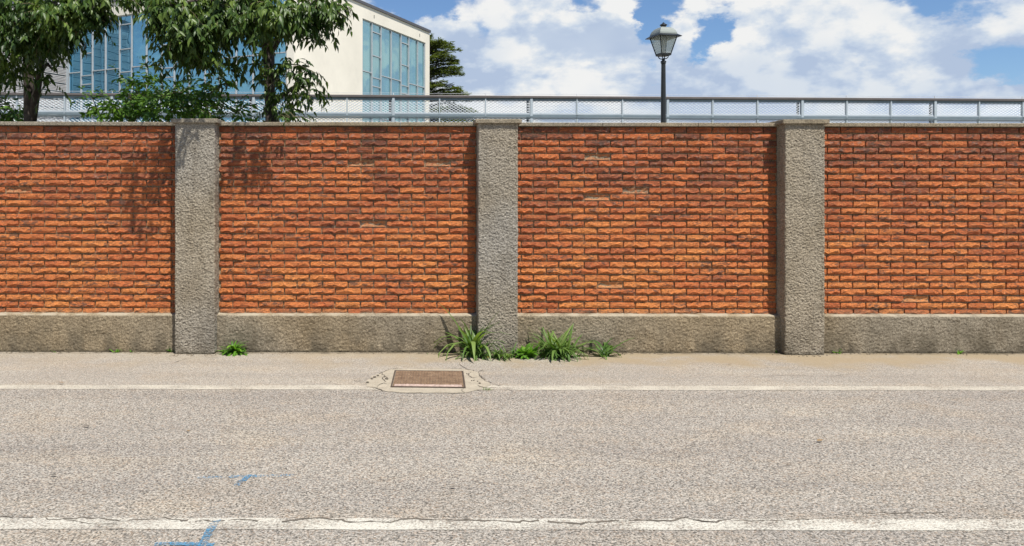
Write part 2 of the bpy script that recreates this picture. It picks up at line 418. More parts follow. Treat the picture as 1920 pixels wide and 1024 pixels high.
M_white = simple('white_render', (.74, .70, .60), .85, var=.07, scale=.7, spec=.2, bump=.004)
M_fascia = simple('dark_roof_edge', (.085, .085, .095), .6, var=.1)
M_mull = simple('aluminium_mullion', (.38, .41, .43), .5, var=.06)
M_louvre = simple('louvre_metal', (.52, .50, .49), .55, var=.10, scale=3)
M_galv = simple('galvanised_steel', (.42, .475, .51), .5, .15, var=.07, scale=6)
M_galv_bright = simple('galvanised_mesh', (.46, .50, .53), .45, .10, var=.05, scale=6)
M_rail_dark = simple('brown_handrail', (.115, .10, .095), .5, .1, var=.15, scale=4)
M_rail_mid = simple('blue_grey_rail', (.17, .215, .24), .5, .2, var=.1)
M_black = simple('black_flange', (.015, .015, .017), .6)
M_lampblack = simple('lamp_post_paint', (.018, .021, .022), .35, .1, var=.2)
M_lampgrey = simple('lantern_hood', (.22, .245, .225), .5, .1, var=.08)
M_cable = simple('cable_grey', (.55, .56, .58), .5)

def glass_material(name, tint, body, rough=.02, refl=.55):
    m, k, b = mat_new(name); p = wpos(k)
    k.put(b.inputs['Base Color'], k.mix(k.mapr(k.noise(k.scalev(p, 1, 1, .35), .9, 4, .6), .35, .68), tuple(c * .65 for c in body), tuple(c * 1.25 for c in body)))
    b.inputs['Roughness'].default_value = .25
    g = k.new('ShaderNodeBsdfGlossy'); g.inputs['Roughness'].default_value = rough; g.inputs['Color'].default_value = (*tint, 1)
    k.put(g.inputs['Normal'], k.bump(k.noise(p, .8, 2, .5), .25, .05))
    mx = k.new('ShaderNodeMixShader'); mx.inputs[0].default_value = refl
    k.l.new(b.outputs[0], mx.inputs[1]); k.l.new(g.outputs[0], mx.inputs[2])
    k.l.new(mx.outputs[0], k.n['Material Output'].inputs[0]); return m
M_glass_teal = glass_material('teal_coated_glass', (.52, .80, .84), (.05, .145, .165))
M_glass_blue = glass_material('blue_sky_reflection_glass', (.24, .52, .70), (.035, .15, .25))  # blue sky reflection painted into the glass tint and body colour
def frosted():
    m, k, b = mat_new('lantern_pane')
    b.inputs['Base Color'].default_value = (.72, .74, .70, 1); b.inputs['Roughness'].default_value = .35
    tr = k.new('ShaderNodeBsdfTranslucent'); tr.inputs[0].default_value = (.75, .77, .74, 1)
    t2 = k.new('ShaderNodeBsdfTransparent'); t2.inputs[0].default_value = (.95, .96, .94, 1)
    a = k.new('ShaderNodeMixShader'); a.inputs[0].default_value = .55; k.l.new(b.outputs[0], a.inputs[1]); k.l.new(tr.outputs[0], a.inputs[2])
    c = k.new('ShaderNodeMixShader'); c.inputs[0].default_value = .74; k.l.new(a.outputs[0], c.inputs[1]); k.l.new(t2.outputs[0], c.inputs[2])
    k.l.new(c.outputs[0], k.n['Material Output'].inputs[0]); return m
M_pane = frosted()

# ------------------------------------------------------------------ ground
YB = 8.38                                    # plane of the brick arrises
def sheet(name, pts, z, mat, kind='structure', parent=None):
    o = mesh_obj(name, new_mesh(name, [(x, y, z) for x, y in pts], [tuple(range(len(pts)))]), parent, mat)
    if kind: o['kind'] = kind
    return o
sheet('ground', [(-900, -900), (900, -900), (900, 900), (-900, 900)], -.012, M_soil)
sheet('road', [(-60, -6.0), (60, -6.0), (60, 6.86), (-60, 6.86)], 0.0, M_road)
sheet('pavement', [(-60, 6.86), (60, 6.86), (60, 8.62), (-60, 8.62)], 0.0, M_walk)

def ragged(x0, x1, y0, y1, step=.025, amp=.006, seed=1):
    n = int((x1 - x0) / step); xs = np.linspace(x0, x1, n)
    a = y0 + (fbm(xs * 9, xs * 0 + .3, 4, seed) - .5) * 2 * amp; b_ = y1 + (fbm(xs * 9, xs * 0 + 7.3, 4, seed + 5) - .5) * 2 * amp
    V = [(x, y) for x, y in zip(xs, a)] + [(x, y) for x, y in zip(xs, b_)]
    F = [(i, i + 1, n + i + 1, n + i) for i in range(n - 1)]
    return V, F
for nm, y0, y1, mt, z, amp in (('edge_line', 6.705, 6.852, M_line_worn, .0022, .010), ('centre_line', 3.900, 4.035, M_line, .0022, .007)):
    V, F = ragged(-12, 14, y0, y1, amp=amp)
    if nm == 'edge_line':                      # painted over by the cement patch
        me = new_mesh(nm, [(x, y, z) for x, y in V], F)
    else:
        me = new_mesh(nm, [(x, y, z) for x, y in V], F)
    mesh_obj(nm, me, None, mt)['kind'] = 'structure'

def ribbon(name, pts, width, z, mat, seed=0, jag=.008, sub=14, kind='structure', taper=True):
    """irregular thin strip along a polyline given in ground coordinates"""
    rr = random.Random(seed); line = []
    for i in range(len(pts) - 1):
        a, b = Vector(pts[i]), Vector(pts[i + 1])
        k = max(2, int((b - a).length / (1.0 / sub)) + 1)
        for j in range(k): line.append(a.lerp(b, j / k))
    line.append(Vector(pts[-1])); n = len(line)
    for i in range(1, n - 1): line[i] = line[i] + Vector((rr.uniform(-jag, jag), rr.uniform(-jag, jag), 0))
    V = []; F = []; gap = 0
    for i, p in enumerate(line):
        d = (line[min(i + 1, n - 1)] - line[max(i - 1, 0)]); d.z = 0; d.normalize(); s = Vector((-d.y, d.x, 0))
        wd = width * (rr.uniform(.15, 1.2) if taper else rr.uniform(.85, 1.1))
        if taper: wd *= min(1, i / 3 + .15, (n - 1 - i) / 3 + .15)
        V += [(p.x + s.x * wd / 2, p.y + s.y * wd / 2, z), (p.x - s.x * wd / 2, p.y - s.y * wd / 2, z)]
        if i and not (taper and (gap > 0 or rr.random() < .045)): F.append((2 * i - 2, 2 * i - 1, 2 * i + 1, 2 * i))
        gap = gap - 1 if gap > 0 else (2 if rr.random() < .02 else 0)
    o = mesh_obj(name, new_mesh(name, V, F), None, mat)
    if kind: o['kind'] = kind
    return o
def GL(*pp): return [G(*q) for q in pp]
# cement patch round the manhole
patch_px = [(692, 712), (700, 705), (716, 700), (722, 696), (735, 692.5), (775, 692), (830, 692), (868, 692), (885, 695), (897, 699), (905, 708), (915, 716), (921, 722),
            (900, 731), (872, 737.5), (800, 737.5), (760, 737), (728, 735), (706, 729), (690, 726), (686, 718)]
pp = []
for i in range(len(patch_px)):
    a = G(*patch_px[i]); b = G(*patch_px[(i + 1) % len(patch_px)])
    for j in range(4):
        q = a.lerp(b, j / 4); pp.append((q.x + random.uniform(-.008, .008), q.y + random.uniform(-.012, .012)))
sheet('cement_patch', pp, .0035, M_patch)
ribbon('crack', GL((683, 714), (699, 709), (716, 700), (723, 695.5), (740, 692), (800, 691.5), (868, 692), (886, 695), (896, 698), (900, 706), (912, 715), (926, 720)), .011, .0055, M_crack, 1)
ribbon('crack', GL((898, 703), (908, 712), (922, 718)), .026, .0055, M_crack, 2)
ribbon('crack', GL((862, 683), (872, 690), (884, 694)), .012, .0040, M_crack, 3)
ribbon('crack', GL((872, 737), (866, 732), (874, 728)), .012, .0055, M_crack, 4)
ribbon('crack', GL((744, 737), (790, 738), (850, 738), (872, 737)), .010, .0055, M_crack, 5)
ribbon('crack', GL((690, 726), (704, 728), (716, 732), (722, 738)), .012, .0055, M_crack, 6)
ribbon('crack', GL((740, 710), (728, 711), (722, 704)), .012, .0055, M_crack, 7)
ribbon('crack', GL((322, 684), (340, 677), (352, 672)), .010, .0040, M_crack, 8)
ribbon('crack', GL((372, 668.5), (395, 672), (414, 672)), .012, .0040, M_crack, 9)
ribbon('crack', GL((880, 706), (890, 712), (905, 712)), .008, .0055, M_crack, 17)
ribbon('crack', GL((1400, 706), (1480, 703), (1560, 705), (1600, 700)), .006, .0040, M_crack, 18)
for k_, q_ in enumerate((((716, 700), (722, 706), (718, 712), (724, 718)), ((884, 698), (878, 704), (884, 709), (896, 708)), ((706, 729), (712, 721), (722, 719), (730, 722)),
                         ((896, 722), (905, 727), (918, 728), (932, 727)), ((893, 731), (905, 734), (925, 733)), ((683, 714), (672, 716), (664, 713)), ((926, 720), (936, 724), (944, 722)), ((896, 698), (906, 694), (912, 695)))):
    ribbon('crack', GL(*q_), .013, .0060, M_crack, 40 + k_, .010, 26)
# long crack in the painted centre line
ribbon('crack', GL((-60, 972), (0, 971), (62, 972), (110, 976), (165, 972), (228, 978), (310, 974)), .011, .0040, M_crack, 10, .010, 30)
ribbon('crack', GL((298, 970), (318, 975), (345, 978), (400, 978), (450, 976), (520, 980), (580, 973), (600, 972), (660, 979), (735, 980), (760, 974), (830, 975)), .016, .0040, M_crack, 11, .010, 30)
ribbon('crack', GL((830, 975), (960, 979), (1020, 977), (1060, 981), (1090, 982), (1150, 977), (1200, 976), (1260, 977), (1290, 971), (1310, 977), (1345, 978), (1372, 974)), .018, .0040, M_crack, 12, .010, 30)
ribbon('crack', GL((1275, 971), (1300, 975), (1345, 980)), .010, .0040, M_crack, 13, .008, 30)
ribbon('crack', GL((1372, 976), (1420, 977), (1500, 974), (1560, 972)), .009, .0040, M_crack, 14, .008, 30)
ribbon('crack', GL((1600, 960), (1680, 961), (1760, 960), (1800, 962)), .010, .0020, M_crack, 15, .008, 30)
ribbon('crack', GL((110, 974), (150, 980), (190, 986), (240, 984)), .008, .0040, M_crack, 16, .008, 30)
# blue spray marks
B1 = ribbon('blue_spray_mark', GL((408, 976), (398, 990), (388, 1008), (378, 1024), (372, 1034)), .042, .0042, M_blue, 20, .004, 40, None, False)
tag(B1, 'blue sprayed stroke crossing the thick white line near the lower left', 'road marking')
B2 = ribbon('blue_spray_mark', GL((290, 1023), (330, 1022), (372, 1022), (402, 1024)), .036, .0058, M_blue, 21, .005, 40, None, False)
tag(B2, 'blue sprayed bar lying on the asphalt at the bottom edge of the photo', 'road marking')
B3 = ribbon('blue_spray_mark', GL((372, 896), (420, 895.5), (470, 893.5), (520, 893), (552, 892)), .040, .0022, M_blue_faint, 22, .004, 30, None, False)
tag(B3, 'faded thin blue horizontal stroke on the asphalt above the white line', 'road marking')
B4 = ribbon('blue_spray_mark', GL((468, 892), (462, 897), (458, 902), (450, 906), (444, 912)), .034, .0045, spray('spray_paint_blue_worn', (.05, .22, .38), .45, .56), 23, .004, 40, None, False)
tag(B4, 'short hooked blue dash hanging under the faded blue stroke', 'road marking')

# ------------------------------------------------------------------ wall: rough cast helpers
def roughcast_strip(path, normals, z0, z1, step, amp, name, parent, mat, seed, top=None):
    """path: perimeter points (x,y) with unit normals; swept from z0 to z1 with a knobbly displacement"""
    s = [0.0]
    for i in range(1, len(path)): s.append(s[-1] + math.dist(path[i], path[i - 1]))
    L = s[-1]; nu = max(2, int(L / step)); nv = max(2, int((z1 - z0) / step))
    us = np.linspace(0, L, nu); zs = np.linspace(z0, z1, nv)
    px = np.interp(us, s, [p[0] for p in path]); py = np.interp(us, s, [p[1] for p in path])
    nx = np.interp(us, s, [n[0] for n in normals]); ny = np.interp(us, s, [n[1] for n in normals])
    U, Z = np.meshgrid(us, zs)
    a = vnoise(U * 66, Z * 92, seed); b = vnoise(U * 105, Z * 135, seed + 4); c = fbm(U * 9, Z * 9, 3, seed + 8)
    h = (np.abs(a - .5) * 2) ** .8 * .62 + b * .45 + (c - .5) * .5
    h = (h - .6) * amp
    X = px[None, :] + nx[None, :] * h; Y = py[None, :] + ny[None, :] * h
    V = np.stack([X, Y, Z], -1).reshape(-1, 3)
    i = np.arange(nv - 1)[:, None] * nu + np.arange(nu - 1)[None, :]
    F = np.stack([i, i + 1, i + nu + 1, i + nu], -1).reshape(-1, 4)
    return V, F, nu

def pillar(xc, wd, label, fine=True, group='roughcast pillars of the roadside wall'):
    x0, x1 = xc - wd / 2, xc + wd / 2; yf = 8.192; yb = 8.64; r = .012
    t = thing('wall_pillar', (xc, yf, 0), label, 'pillar', group)
    path = [(x0, yb), (x0, yf + r), (x0 + r * .3, yf + r * .3), (x0 + r, yf), (x1 - r, yf), (x1 - r * .3, yf + r * .3), (x1, yf + r), (x1, yb)]
    q = .7071; nor = [(-1, 0), (-1, 0), (-q, -q), (0, -1), (0, -1), (q, -q), (1, 0), (1, 0)]
    st = .0060 if fine else .02
    V, F, nu = roughcast_strip(path, nor, -.01, 2.368, st, .0155, 'shaft', t, M_pillar, int(xc * 10) + 30)
    V[:, 0] -= xc; V[:, 1] -= yf
    mesh_obj('shaft', np_mesh('shaft', V, F, smooth=True), t, M_pillar)
    c = MB(); c.cbox(x0 - .034 - xc, x1 + .034 - xc, -.027, .50, 2.367, 2.411, .006)
    me = new_mesh('cap', c.v, c.f)
    mesh_obj('cap', me, t, M_coping)
    return t

PX = [-5.29, -2.157, .950, 4.094, 7.24]; PW = .41

# ---- bricks
LP, HP = .2674, .0706; BL, BH = .2570, .0585
def brick_mesh(kind, seed):
    r = random.Random(seed); nx_ = 9; V = []; F = []
    hx, hz = BL / 2, BH / 2; depth = .06
    rid = [.30 + r.uniform(-.20, .22) for _ in range(nx_)]
    amp0 = r.uniform(.008, .0155)
    ph = r.uniform(0, 6); 
    for j in range(4):                                        # rows bottom to top
        for i in range(nx_):
            u = i / (nx_ - 1); x = -hx + 2 * hx * u
            endf = min(1, min(u, 1 - u) * 6 + .12)
            rv = rid[i] + .10 * math.sin(u * 7 + ph)
            am = amp0 * (.62 + .75 * r.random()) * (0.35 + .65 * endf)
            if j == 0: v, y = 0.0, -.001
            elif j == 1: v, y = max(.07, min(.7, rv)), -am
            elif j == 2: v, y = min(.92, max(.1, rv) + r.uniform(.22, .42)), -am * r.uniform(.35, .95)
            else: v, y = 1.0, -.002 - r.random() * .002
            if kind == 'spalled':
                if j in (1, 2): y = .010 + r.random() * .012
                else: y = .004
            xo = 0 if i in (0, nx_ - 1) or j in (0, 3) else r.uniform(-.006, .006)
            cut = 0
            if i in (0, nx_ - 1) and j in (0, 3): cut = .003
            V.append((x + xo + (cut if i == 0 else -cut), y, -hz + 2 * hz * v))
    for j in range(3):
        for i in range(nx_ - 1):
            a = j * nx_ + i; F.append((a, a + 1, a + nx_ + 1, a + nx_))
    b = len(V)
    V += [(-hx, depth, -hz), (hx, depth, -hz), (hx, depth, hz), (-hx, depth, hz)]
    top = [3 * nx_ + i for i in range(nx_)]; bot = list(range(nx_))
    F.append(tuple([b + 3] + top + [b + 2])); F.append(tuple([b + 1] + bot[::-1] + [b]))
    F.append((b, 0, nx_, 2 * nx_, 3 * nx_, b + 3)); F.append((nx_ - 1, b + 1, b + 2, 4 * nx_ - 1, 3 * nx_ - 1, 2 * nx_ - 1))
    me = new_mesh('brick', V, F); me.materials.append(M_brick_pale if kind == 'spalled' else M_brick); return me
brick_meshes = [brick_mesh('full', 100 + i) for i in range(44)]
spall_meshes = [brick_mesh('spalled', 300 + i) for i in range(5)]

def brick_xy(me):
    V = np.empty(len(me.vertices) * 3, dtype=np.float32); me.vertices.foreach_get('co', V)
    return V.reshape(-1, 3), [tuple(p.vertices) for p in me.polygons]
BV = [brick_xy(m) for m in brick_meshes]

def plinth(x0, x1, t, fine):
    yf = 8.300; zt = .387; st = .008 if fine else .03
    L = x1 - x0; nu = int(L / st); 
    prof = [(0, yf), (zt - .012, yf), (zt - .003, yf + .004), (zt + .003, yf + .014), (zt + .016, YB + .03)]   # front then a sloping ledge
    s = [0.0]
    for i in range(1, len(prof)): s.append(s[-1] + math.dist(prof[i], prof[i - 1]))
    nv = max(6, int(s[-1] / st)); vs = np.linspace(0, s[-1], nv); us = np.linspace(x0, x1, nu)
    z = np.interp(vs, s, [p[0] for p in prof]) - .0; y = np.interp(vs, s, [p[1] for p in prof])
    nyv = np.interp(vs, s, [-1, -1, -.6, -.1, 0]); nzv = np.interp(vs, s, [0, 0, .8, 1, 1])
    U, S = np.meshgrid(us, vs)
    a = vnoise(U * 46, S * 66, 3); b = vnoise(U * 100, S * 130, 9); c = fbm(U * 8, S * 8, 3, 14)
    h = ((np.abs(a - .5) * 2) ** .8 * .55 + b * .45 + (c - .5) * .9 - .5) * .014
    damp = np.interp(vs, [0, zt - .03, zt + .01, 1], [1, 1, .35, .35])[:, None]
    h = h * damp + (fbm(U * 3.1, U * 0 + 2, 3, 5) - .5) * .006 * (1 - damp)
    V = np.stack([U - x0, y[:, None] + nyv[:, None] * h - YB, z[:, None] + nzv[:, None] * h], -1).reshape(-1, 3)
    V[:nu, 2] = -.01
    i = np.arange(nv - 1)[:, None] * nu + np.arange(nu - 1)[None, :]
    F = np.stack([i, i + 1, i + nu + 1, i + nu], -1).reshape(-1, 4)
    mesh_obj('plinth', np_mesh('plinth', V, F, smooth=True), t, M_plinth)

def wall_bay(x0, x1, phase, label, visible=None, spalls=(), seed=0, group='brick bays of the roadside wall', fine=True):
    """x0..x1 clear width between pillars; visible = (xa, xb) range with separate bricks"""
    t = thing('brick_wall', (x0, YB, 0), label, 'wall', group)
    L = x1 - x0
    m = MB(); m.box(-.05, L + .05, .015, .22, .0, 2.352); m.build('mortar', M_mortar, t)
    plinth(x0, x1, t, fine)
    # coping laid in lengths with thin open joints
    x = -.1; k = 0
    rr = random.Random(seed + 5)
    while x < L + .1:
        xe = min(x + 1.0, L + .1)
        if L + .1 - xe < .25: xe = L + .1
        c = MB(); dz = rr.uniform(-.0012, .0012)
        c.cbox(x + .0015, xe - .0015, -.038 + rr.uniform(-.002, .002), .26, 2.3535 + dz, 2.393 + dz, .005)
        c.build('coping_slab', M_coping, t); x = xe
    rest_V, rest_F, rest_a, off = [], [], [], 0
    for row in range(28):
        z = .4125 + HP * row
        ph = (phase + (LP / 2 if row % 2 else 0) + rr.uniform(-.006, .006)) % LP
        x = ph - LP
        while x < L:
            a, b = max(x + (LP - BL) / 2, -.03 if True else 0), min(x + LP - (LP - BL) / 2, L + .03)
            a = max(a, .002); b = min(b, L - .002)
            wv = b - a; xn = x + LP; x = xn
            if wv < .035: continue
            xc = (a + b) / 2; sx = wv / BL * rr.uniform(.985, 1.0)
            dz = rr.uniform(-.0018, .0018); dy = rr.uniform(-.004, .003); vi = rr.randrange(len(brick_meshes))
            szf = rr.uniform(.94, 1.02)
            sp = any(r_ == row and abs((x0 + xc) - xx) < LP * .5 for r_, xx in spalls)
            indiv = row < 27 and (visible is None or visible[0] <= x0 + xc <= visible[1])
            if indiv:
                o = bpy.data.objects.new('brick', spall_meshes[rr.randrange(5)] if sp else brick_meshes[vi]); col.objects.link(o)
                o.parent = t; o.location = (xc, dy, z + dz); o.scale = (sx if rr.random() < .5 else -sx, 1, szf)
                o.scale.x = abs(o.scale.x)
                o.rotation_euler = (0, rr.uniform(-.006, .006), rr.uniform(-.008, .008))
                if sp: o['label'] = 'broken brick with its face fallen away, pale inside'
            else:
                V, F = BV[vi]; W = V * np.array([sx, 1, szf], dtype=np.float32) + np.array([xc, dy, z + dz], dtype=np.float32)
                rest_V.append(W); rest_F += [tuple(q + off for q in f) for f in F]; rest_a += [rr.random()] * len(W); off += len(W)
    if rest_V:
        V = np.concatenate(rest_V); me = new_mesh('brick_course', V.tolist(), rest_F); me.materials.append(M_brick)
        at = me.attributes.new('vary', 'FLOAT', 'POINT'); at.data.foreach_set('value', np.array(rest_a, dtype=np.float32))
        mesh_obj('brick_course', me, t)['kind'] = 'stuff'
    return t

def xs(px): return (px - CX) / FX * YB
def rown(py): return round((585.1 - py) / 12.64)
hw = PW / 2
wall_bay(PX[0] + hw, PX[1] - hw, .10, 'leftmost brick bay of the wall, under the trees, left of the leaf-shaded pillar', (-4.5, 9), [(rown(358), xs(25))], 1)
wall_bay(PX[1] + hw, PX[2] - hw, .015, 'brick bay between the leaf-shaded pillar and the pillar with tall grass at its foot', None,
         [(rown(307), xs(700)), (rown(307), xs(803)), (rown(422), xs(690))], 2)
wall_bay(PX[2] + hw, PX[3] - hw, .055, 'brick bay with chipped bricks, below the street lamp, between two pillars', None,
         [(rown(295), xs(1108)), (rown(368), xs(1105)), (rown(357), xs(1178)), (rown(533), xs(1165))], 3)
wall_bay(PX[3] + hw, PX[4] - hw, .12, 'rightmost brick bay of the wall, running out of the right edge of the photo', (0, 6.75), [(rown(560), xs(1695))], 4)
pillar(PX[1], PW, 'roughcast pillar with leaf shadows on its top, first from the left')
pillar(PX[2], PW, 'middle roughcast pillar with tall grass growing at its foot')
pillar(PX[3], PW, 'rightmost roughcast pillar, its left side in shade')
pillar(PX[0], PW, 'roughcast pillar standing beyond the left edge of the photo', False)
pillar(PX[4], PW, 'roughcast pillar standing beyond the right edge of the photo', False)

# ------------------------------------------------------------------ manhole cover
mc = [G(741, 696.5), G(871, 698), G(872, 728.5), G(732, 727.5)]
ctr = sum(mc, Vector()) / 4
ax = ((mc[1] - mc[0]) + (mc[2] - mc[3])).normalized(); ang = math.atan2(ax.y, ax.x)
WX = ((mc[1] - mc[0]).length + (mc[2] - mc[3]).length) / 4; WY = ((mc[3] - mc[0]).length + (mc[2] - mc[1]).length) / 4
mh = thing('manhole_cover', (ctr.x, ctr.y, .0035), 'rusty square iron manhole cover set in a pale cement patch', 'manhole cover', None, ang)
f = MB()
f.box(-WX, WX, -WY, -WY + .012, 0, .009); f.box(-WX, WX, WY - .012, WY, 0, .009)
f.box(-WX, -WX + .012, -WY + .012, WY - .012, 0, .009); f.box(WX - .012, WX, -WY + .012, WY - .012, 0, .009)
f.build('frame', simple('rust_dark', (.07, .05, .036), .9, var=.4, scale=40), mh)
p_ = MB(); p_.cbox(-WX + .016, WX - .016, -WY + .015, WY - .015, 0, .008, .002); plate = p_.build('plate', M_rust, mh)
e_ = MB()
for i in range(18):
    a = -WX + .03 + (2 * WX - .06) * i / 18; e_.cbox(a, a + (2 * WX - .06) / 18 - .0004, -WY + .020, -WY + .085 + random.uniform(-.006, .006), .0065, .0098, .001)
e_.build('worn_rim', M_rust_edge, plate)
t_ = MB(); nn = 22
for i in range(nn):
    for j in range(20):
        x = -WX + .04 + (2 * WX - .08) * (i + .5) / nn; y = -WY + .095 + (2 * WY - .125) * (j + .5) / 20
        a = .0062; c = .0045
        t_.add([(x - a, y - c, .008), (x + a, y - c, .008), (x + a, y + c, .008), (x - a, y + c, .008), (x - a * .6, y - c * .6, .0135), (x + a * .6, y - c * .6, .0135), (x + a * .6, y + c * .6, .0135), (x - a * .6, y + c * .6, .0135)],
               [(0, 1, 5, 4), (1, 2, 6, 5), (2, 3, 7, 6), (3, 0, 4, 7), (4, 5, 6, 7)])
t_.build('tread_studs', M_rust, plate)['kind'] = 'stuff'
# loose grit on the patch
g_ = MB()
for px_, py_ in [(698, 712), (703, 709), (725, 712), (727, 712.5), (885, 715), (889, 714.5), (896, 716), (876, 702), (900, 720), (690, 719), (709, 706)]:
    q = G(px_, py_); s_ = random.uniform(.006, .014)
    g_.lathe([(s_ * .6, 0), (s_, s_ * .4), (s_ * .7, s_ * .9), (s_ * .1, s_)], 6, (q.x, q.y, .0035))
tag(g_.build('grit', M_crack), 'dark loose grit scattered on the cement patch', 'grit', None, 'stuff')

# ------------------------------------------------------------------ leaves
# unit leaf: base at origin, tip along +Y (length 1), width along X, folded about the midrib
LEAF_V = np.array([(0, 0, 0), (-.19, .28, .06), (0, .35, 0), (.19, .28, .06), (-.15, .58, .045), (0, .65, -.02), (.15, .58, .045), (0, 1.05, -.12)])
LEAF_F = np.array([(0, 2, 1), (0, 3, 2), (1, 2, 4), (2, 5, 4), (2, 3, 6), (2, 6, 5), (4, 5, 7), (5, 6, 7)])
leaf_me = {}
def leaf_unit(mat):
    if mat.name not in leaf_me:
        me = np_mesh('leaf', LEAF_V, LEAF_F); me.materials.append(mat); leaf_me[mat.name] = me
    return leaf_me[mat.name]
def frames(pos, d, n, size, wid=1.0):
    """arrays -> (k,3,3) rotation*scale and positions; d = tip direction, n = leaf normal hint"""
    d = d / np.linalg.norm(d, axis=1, keepdims=True)
    x = np.cross(d, n); x /= np.linalg.norm(x, axis=1, keepdims=True) + 1e-9
    z = np.cross(x, d)
    return np.stack([x * wid, d, z], 2) * size[:, None, None]
def join_leaves(name, pos, R, parent, mat, kind='stuff'):
    k = len(pos); V = np.einsum('kij,lj->kli', R, LEAF_V) + pos[:, None, :]
    F = LEAF_F[None] + (np.arange(k) * len(LEAF_V))[:, None, None]
    me = np_mesh(name, V.reshape(-1, 3), F.reshape(-1, 3), attr=np.repeat(RNG.random(k), len(LEAF_V)))
    o = mesh_obj(name, me, parent, mat); o['kind'] = kind; return o

def sprays(lumps, leaf_len=.10, per=9, spray_len=.30, droop=1.0, seed=0):
    """lumps: (centre, radii, n_sprays, centre of crown) -> leaves hanging along arching shoots"""
    R = np.random.default_rng(seed); pos = []; dr = []; nm = []; sz = []; twigs = []
    for c, rad, n in lumps:
        c = np.array(c); rad = np.array(rad)
        for _ in range(n):
            u = R.normal(size=3); u /= np.linalg.norm(u); q = u * R.random() ** .38
            p0 = c + q * rad
            out = np.array([u[0], u[1], u[2] * .35 + .15]) + R.normal(size=3) * .35; out /= np.linalg.norm(out)
            Ls = spray_len * R.uniform(.55, 1.25); pts = []
            side = np.cross(out, (0, 0, 1)); side /= np.linalg.norm(side) + 1e-9
            m = max(3, int(per * Ls / spray_len))
            for i in range(m):
                s = (i + .3) / m; p = p0 + out * Ls * s + np.array([0, 0, -1.0]) * droop * Ls * .55 * s * s
                pts.append(p)
                sg = 1 if i % 2 else -1
                tang = out + np.array([0, 0, -1.1]) * droop * s
                d = tang * .45 + side * sg * .42 + np.array([0, 0, -1.0]) * droop * R.uniform(.35, 1.0) + R.normal(size=3) * .22
                nrm = np.array([0, 0, 1.0]) * .55 + out * .7 + R.normal(size=3) * .45
                pos.append(p); dr.append(d); nm.append(nrm); sz.append(leaf_len * R.uniform(.42, 1.22))
            twigs.append([p0 - out * .05] + pts[::3] + [pts[-1]])
    pos = np.array(pos); sz = np.array(sz)
    return pos, frames(pos, np.array(dr), np.array(nm), sz), twigs

def project(pos):
    return CX + pos[:, 0] / pos[:, 1] * FX, CY - (pos[:, 2] - EYE) / pos[:, 1] * FX

def foliage(t, base, lumps, mat, n_ind=140, leaf_len=.10, per=9, spray_len=.22, droop=1.0, seed=0, name='crown', nt=260):
    pos, R, twigs = sprays(lumps, leaf_len, per, spray_len, droop, seed)
    px_, py_ = project(pos); vis = (px_ > 2) & (px_ < 1918) & (py_ > 2) & (py_ < 230)
    idx = np.where(vis)[0]; idx = idx[np.argsort(pos[idx, 1])][:n_ind]
    ind = np.zeros(len(pos), bool); ind[idx] = True
    b = np.array(base)
    join_leaves(name, pos[~ind] - b, R[~ind], t, mat)
    me = leaf_unit(mat)
    for i in idx:
        o = bpy.data.objects.new('leaf', me); col.objects.link(o); o.parent = t
        M = Matrix.Identity(4); M.translation = Vector(pos[i] - b)
        for a in range(3):
            for c in range(3): M[a][c] = R[i][a][c]
        o.matrix_local = M
    tw = MB()
    for q in random.Random(seed).sample(twigs, min(nt, len(twigs))):
        tw.tube([Vector(v - b) for v in q], [.0045] * (len(q) - 1) + [.002], 3, False)
    o = tw.build('twigs', M_twig, t); o['kind'] = 'stuff'
    return pos

def lump(px, py, Y, rx, ry, n, ryd=None):          # radii in photo pixels at distance Y; depth radius in metres
    s = Y / FX; c = P(px, py, Y); return (tuple(c), (rx * s, ryd if ryd else (rx + ry) / 2 * s, ry * s), n)

# shadows on the wall come from shoots that overhang it: go back up the sun ray
SR = Vector((.56, -1.0, 2.23))
def over(px, py, t, rx, rz, n):
    s = P(px, py, YB); c = s + SR * t; return (tuple(c), (rx * YB / FX, .10, rz * YB / FX), n)

# ---- tree 1 (left)
base1 = P(56, 232, 10.3); base1.z = 0
t1 = thing('tree', base1, 'left tree with a dark forked trunk rising behind the brick wall', 'tree', 'trees behind the brick wall')
tr = MB()
def W(v): return Vector(v) - base1
tr.tube([W(P(57, 600, 10.3)) , W(P(57, 300, 10.3)), W(P(56.5, 232, 10.3)), W(P(55, 180, 10.3)), W(P(52, 120, 10.3)), W(P(50, 60, 10.3)), W(P(40, -60, 10.4)), W(P(36, -260, 10.3)), W(P(50, -480, 10.2))], [.10, .085, .080, .070, .060, .055, .05, .035, .02], 12)
tr.tube([W(P(60, 230, 10.3)), W(P(66, 185, 10.25)), W(P(74, 140, 10.2)), W(P(80, 95, 10.1)), W(P(92, 30, 10.0)), W(P(130, -60, 9.8)), W(P(180, -200, 9.6))], [.055, .052, .047, .042, .036, .03, .018], 10)
for a in ((( 50, 60, 10.3), (-40, 0, 10.0), (-160, -60, 9.9)), ((80, 95, 10.1), (140, 40, 9.6), (200, 10, 9.3)), ((45, 0, 10.3), (120, -80, 9.6), (210, -130, 9.2)), ((40, -60, 10.4), (-80, -160, 10.4), (-160, -300, 10.3)),
          ((74, 140, 10.2), (88, 120, 9.9), (98, 132, 9.7))):
    tr.tube([W(P(*q)) for q in a], [.03, .02, .01], 6)
tr.build('trunk', M_bark, t1, True)
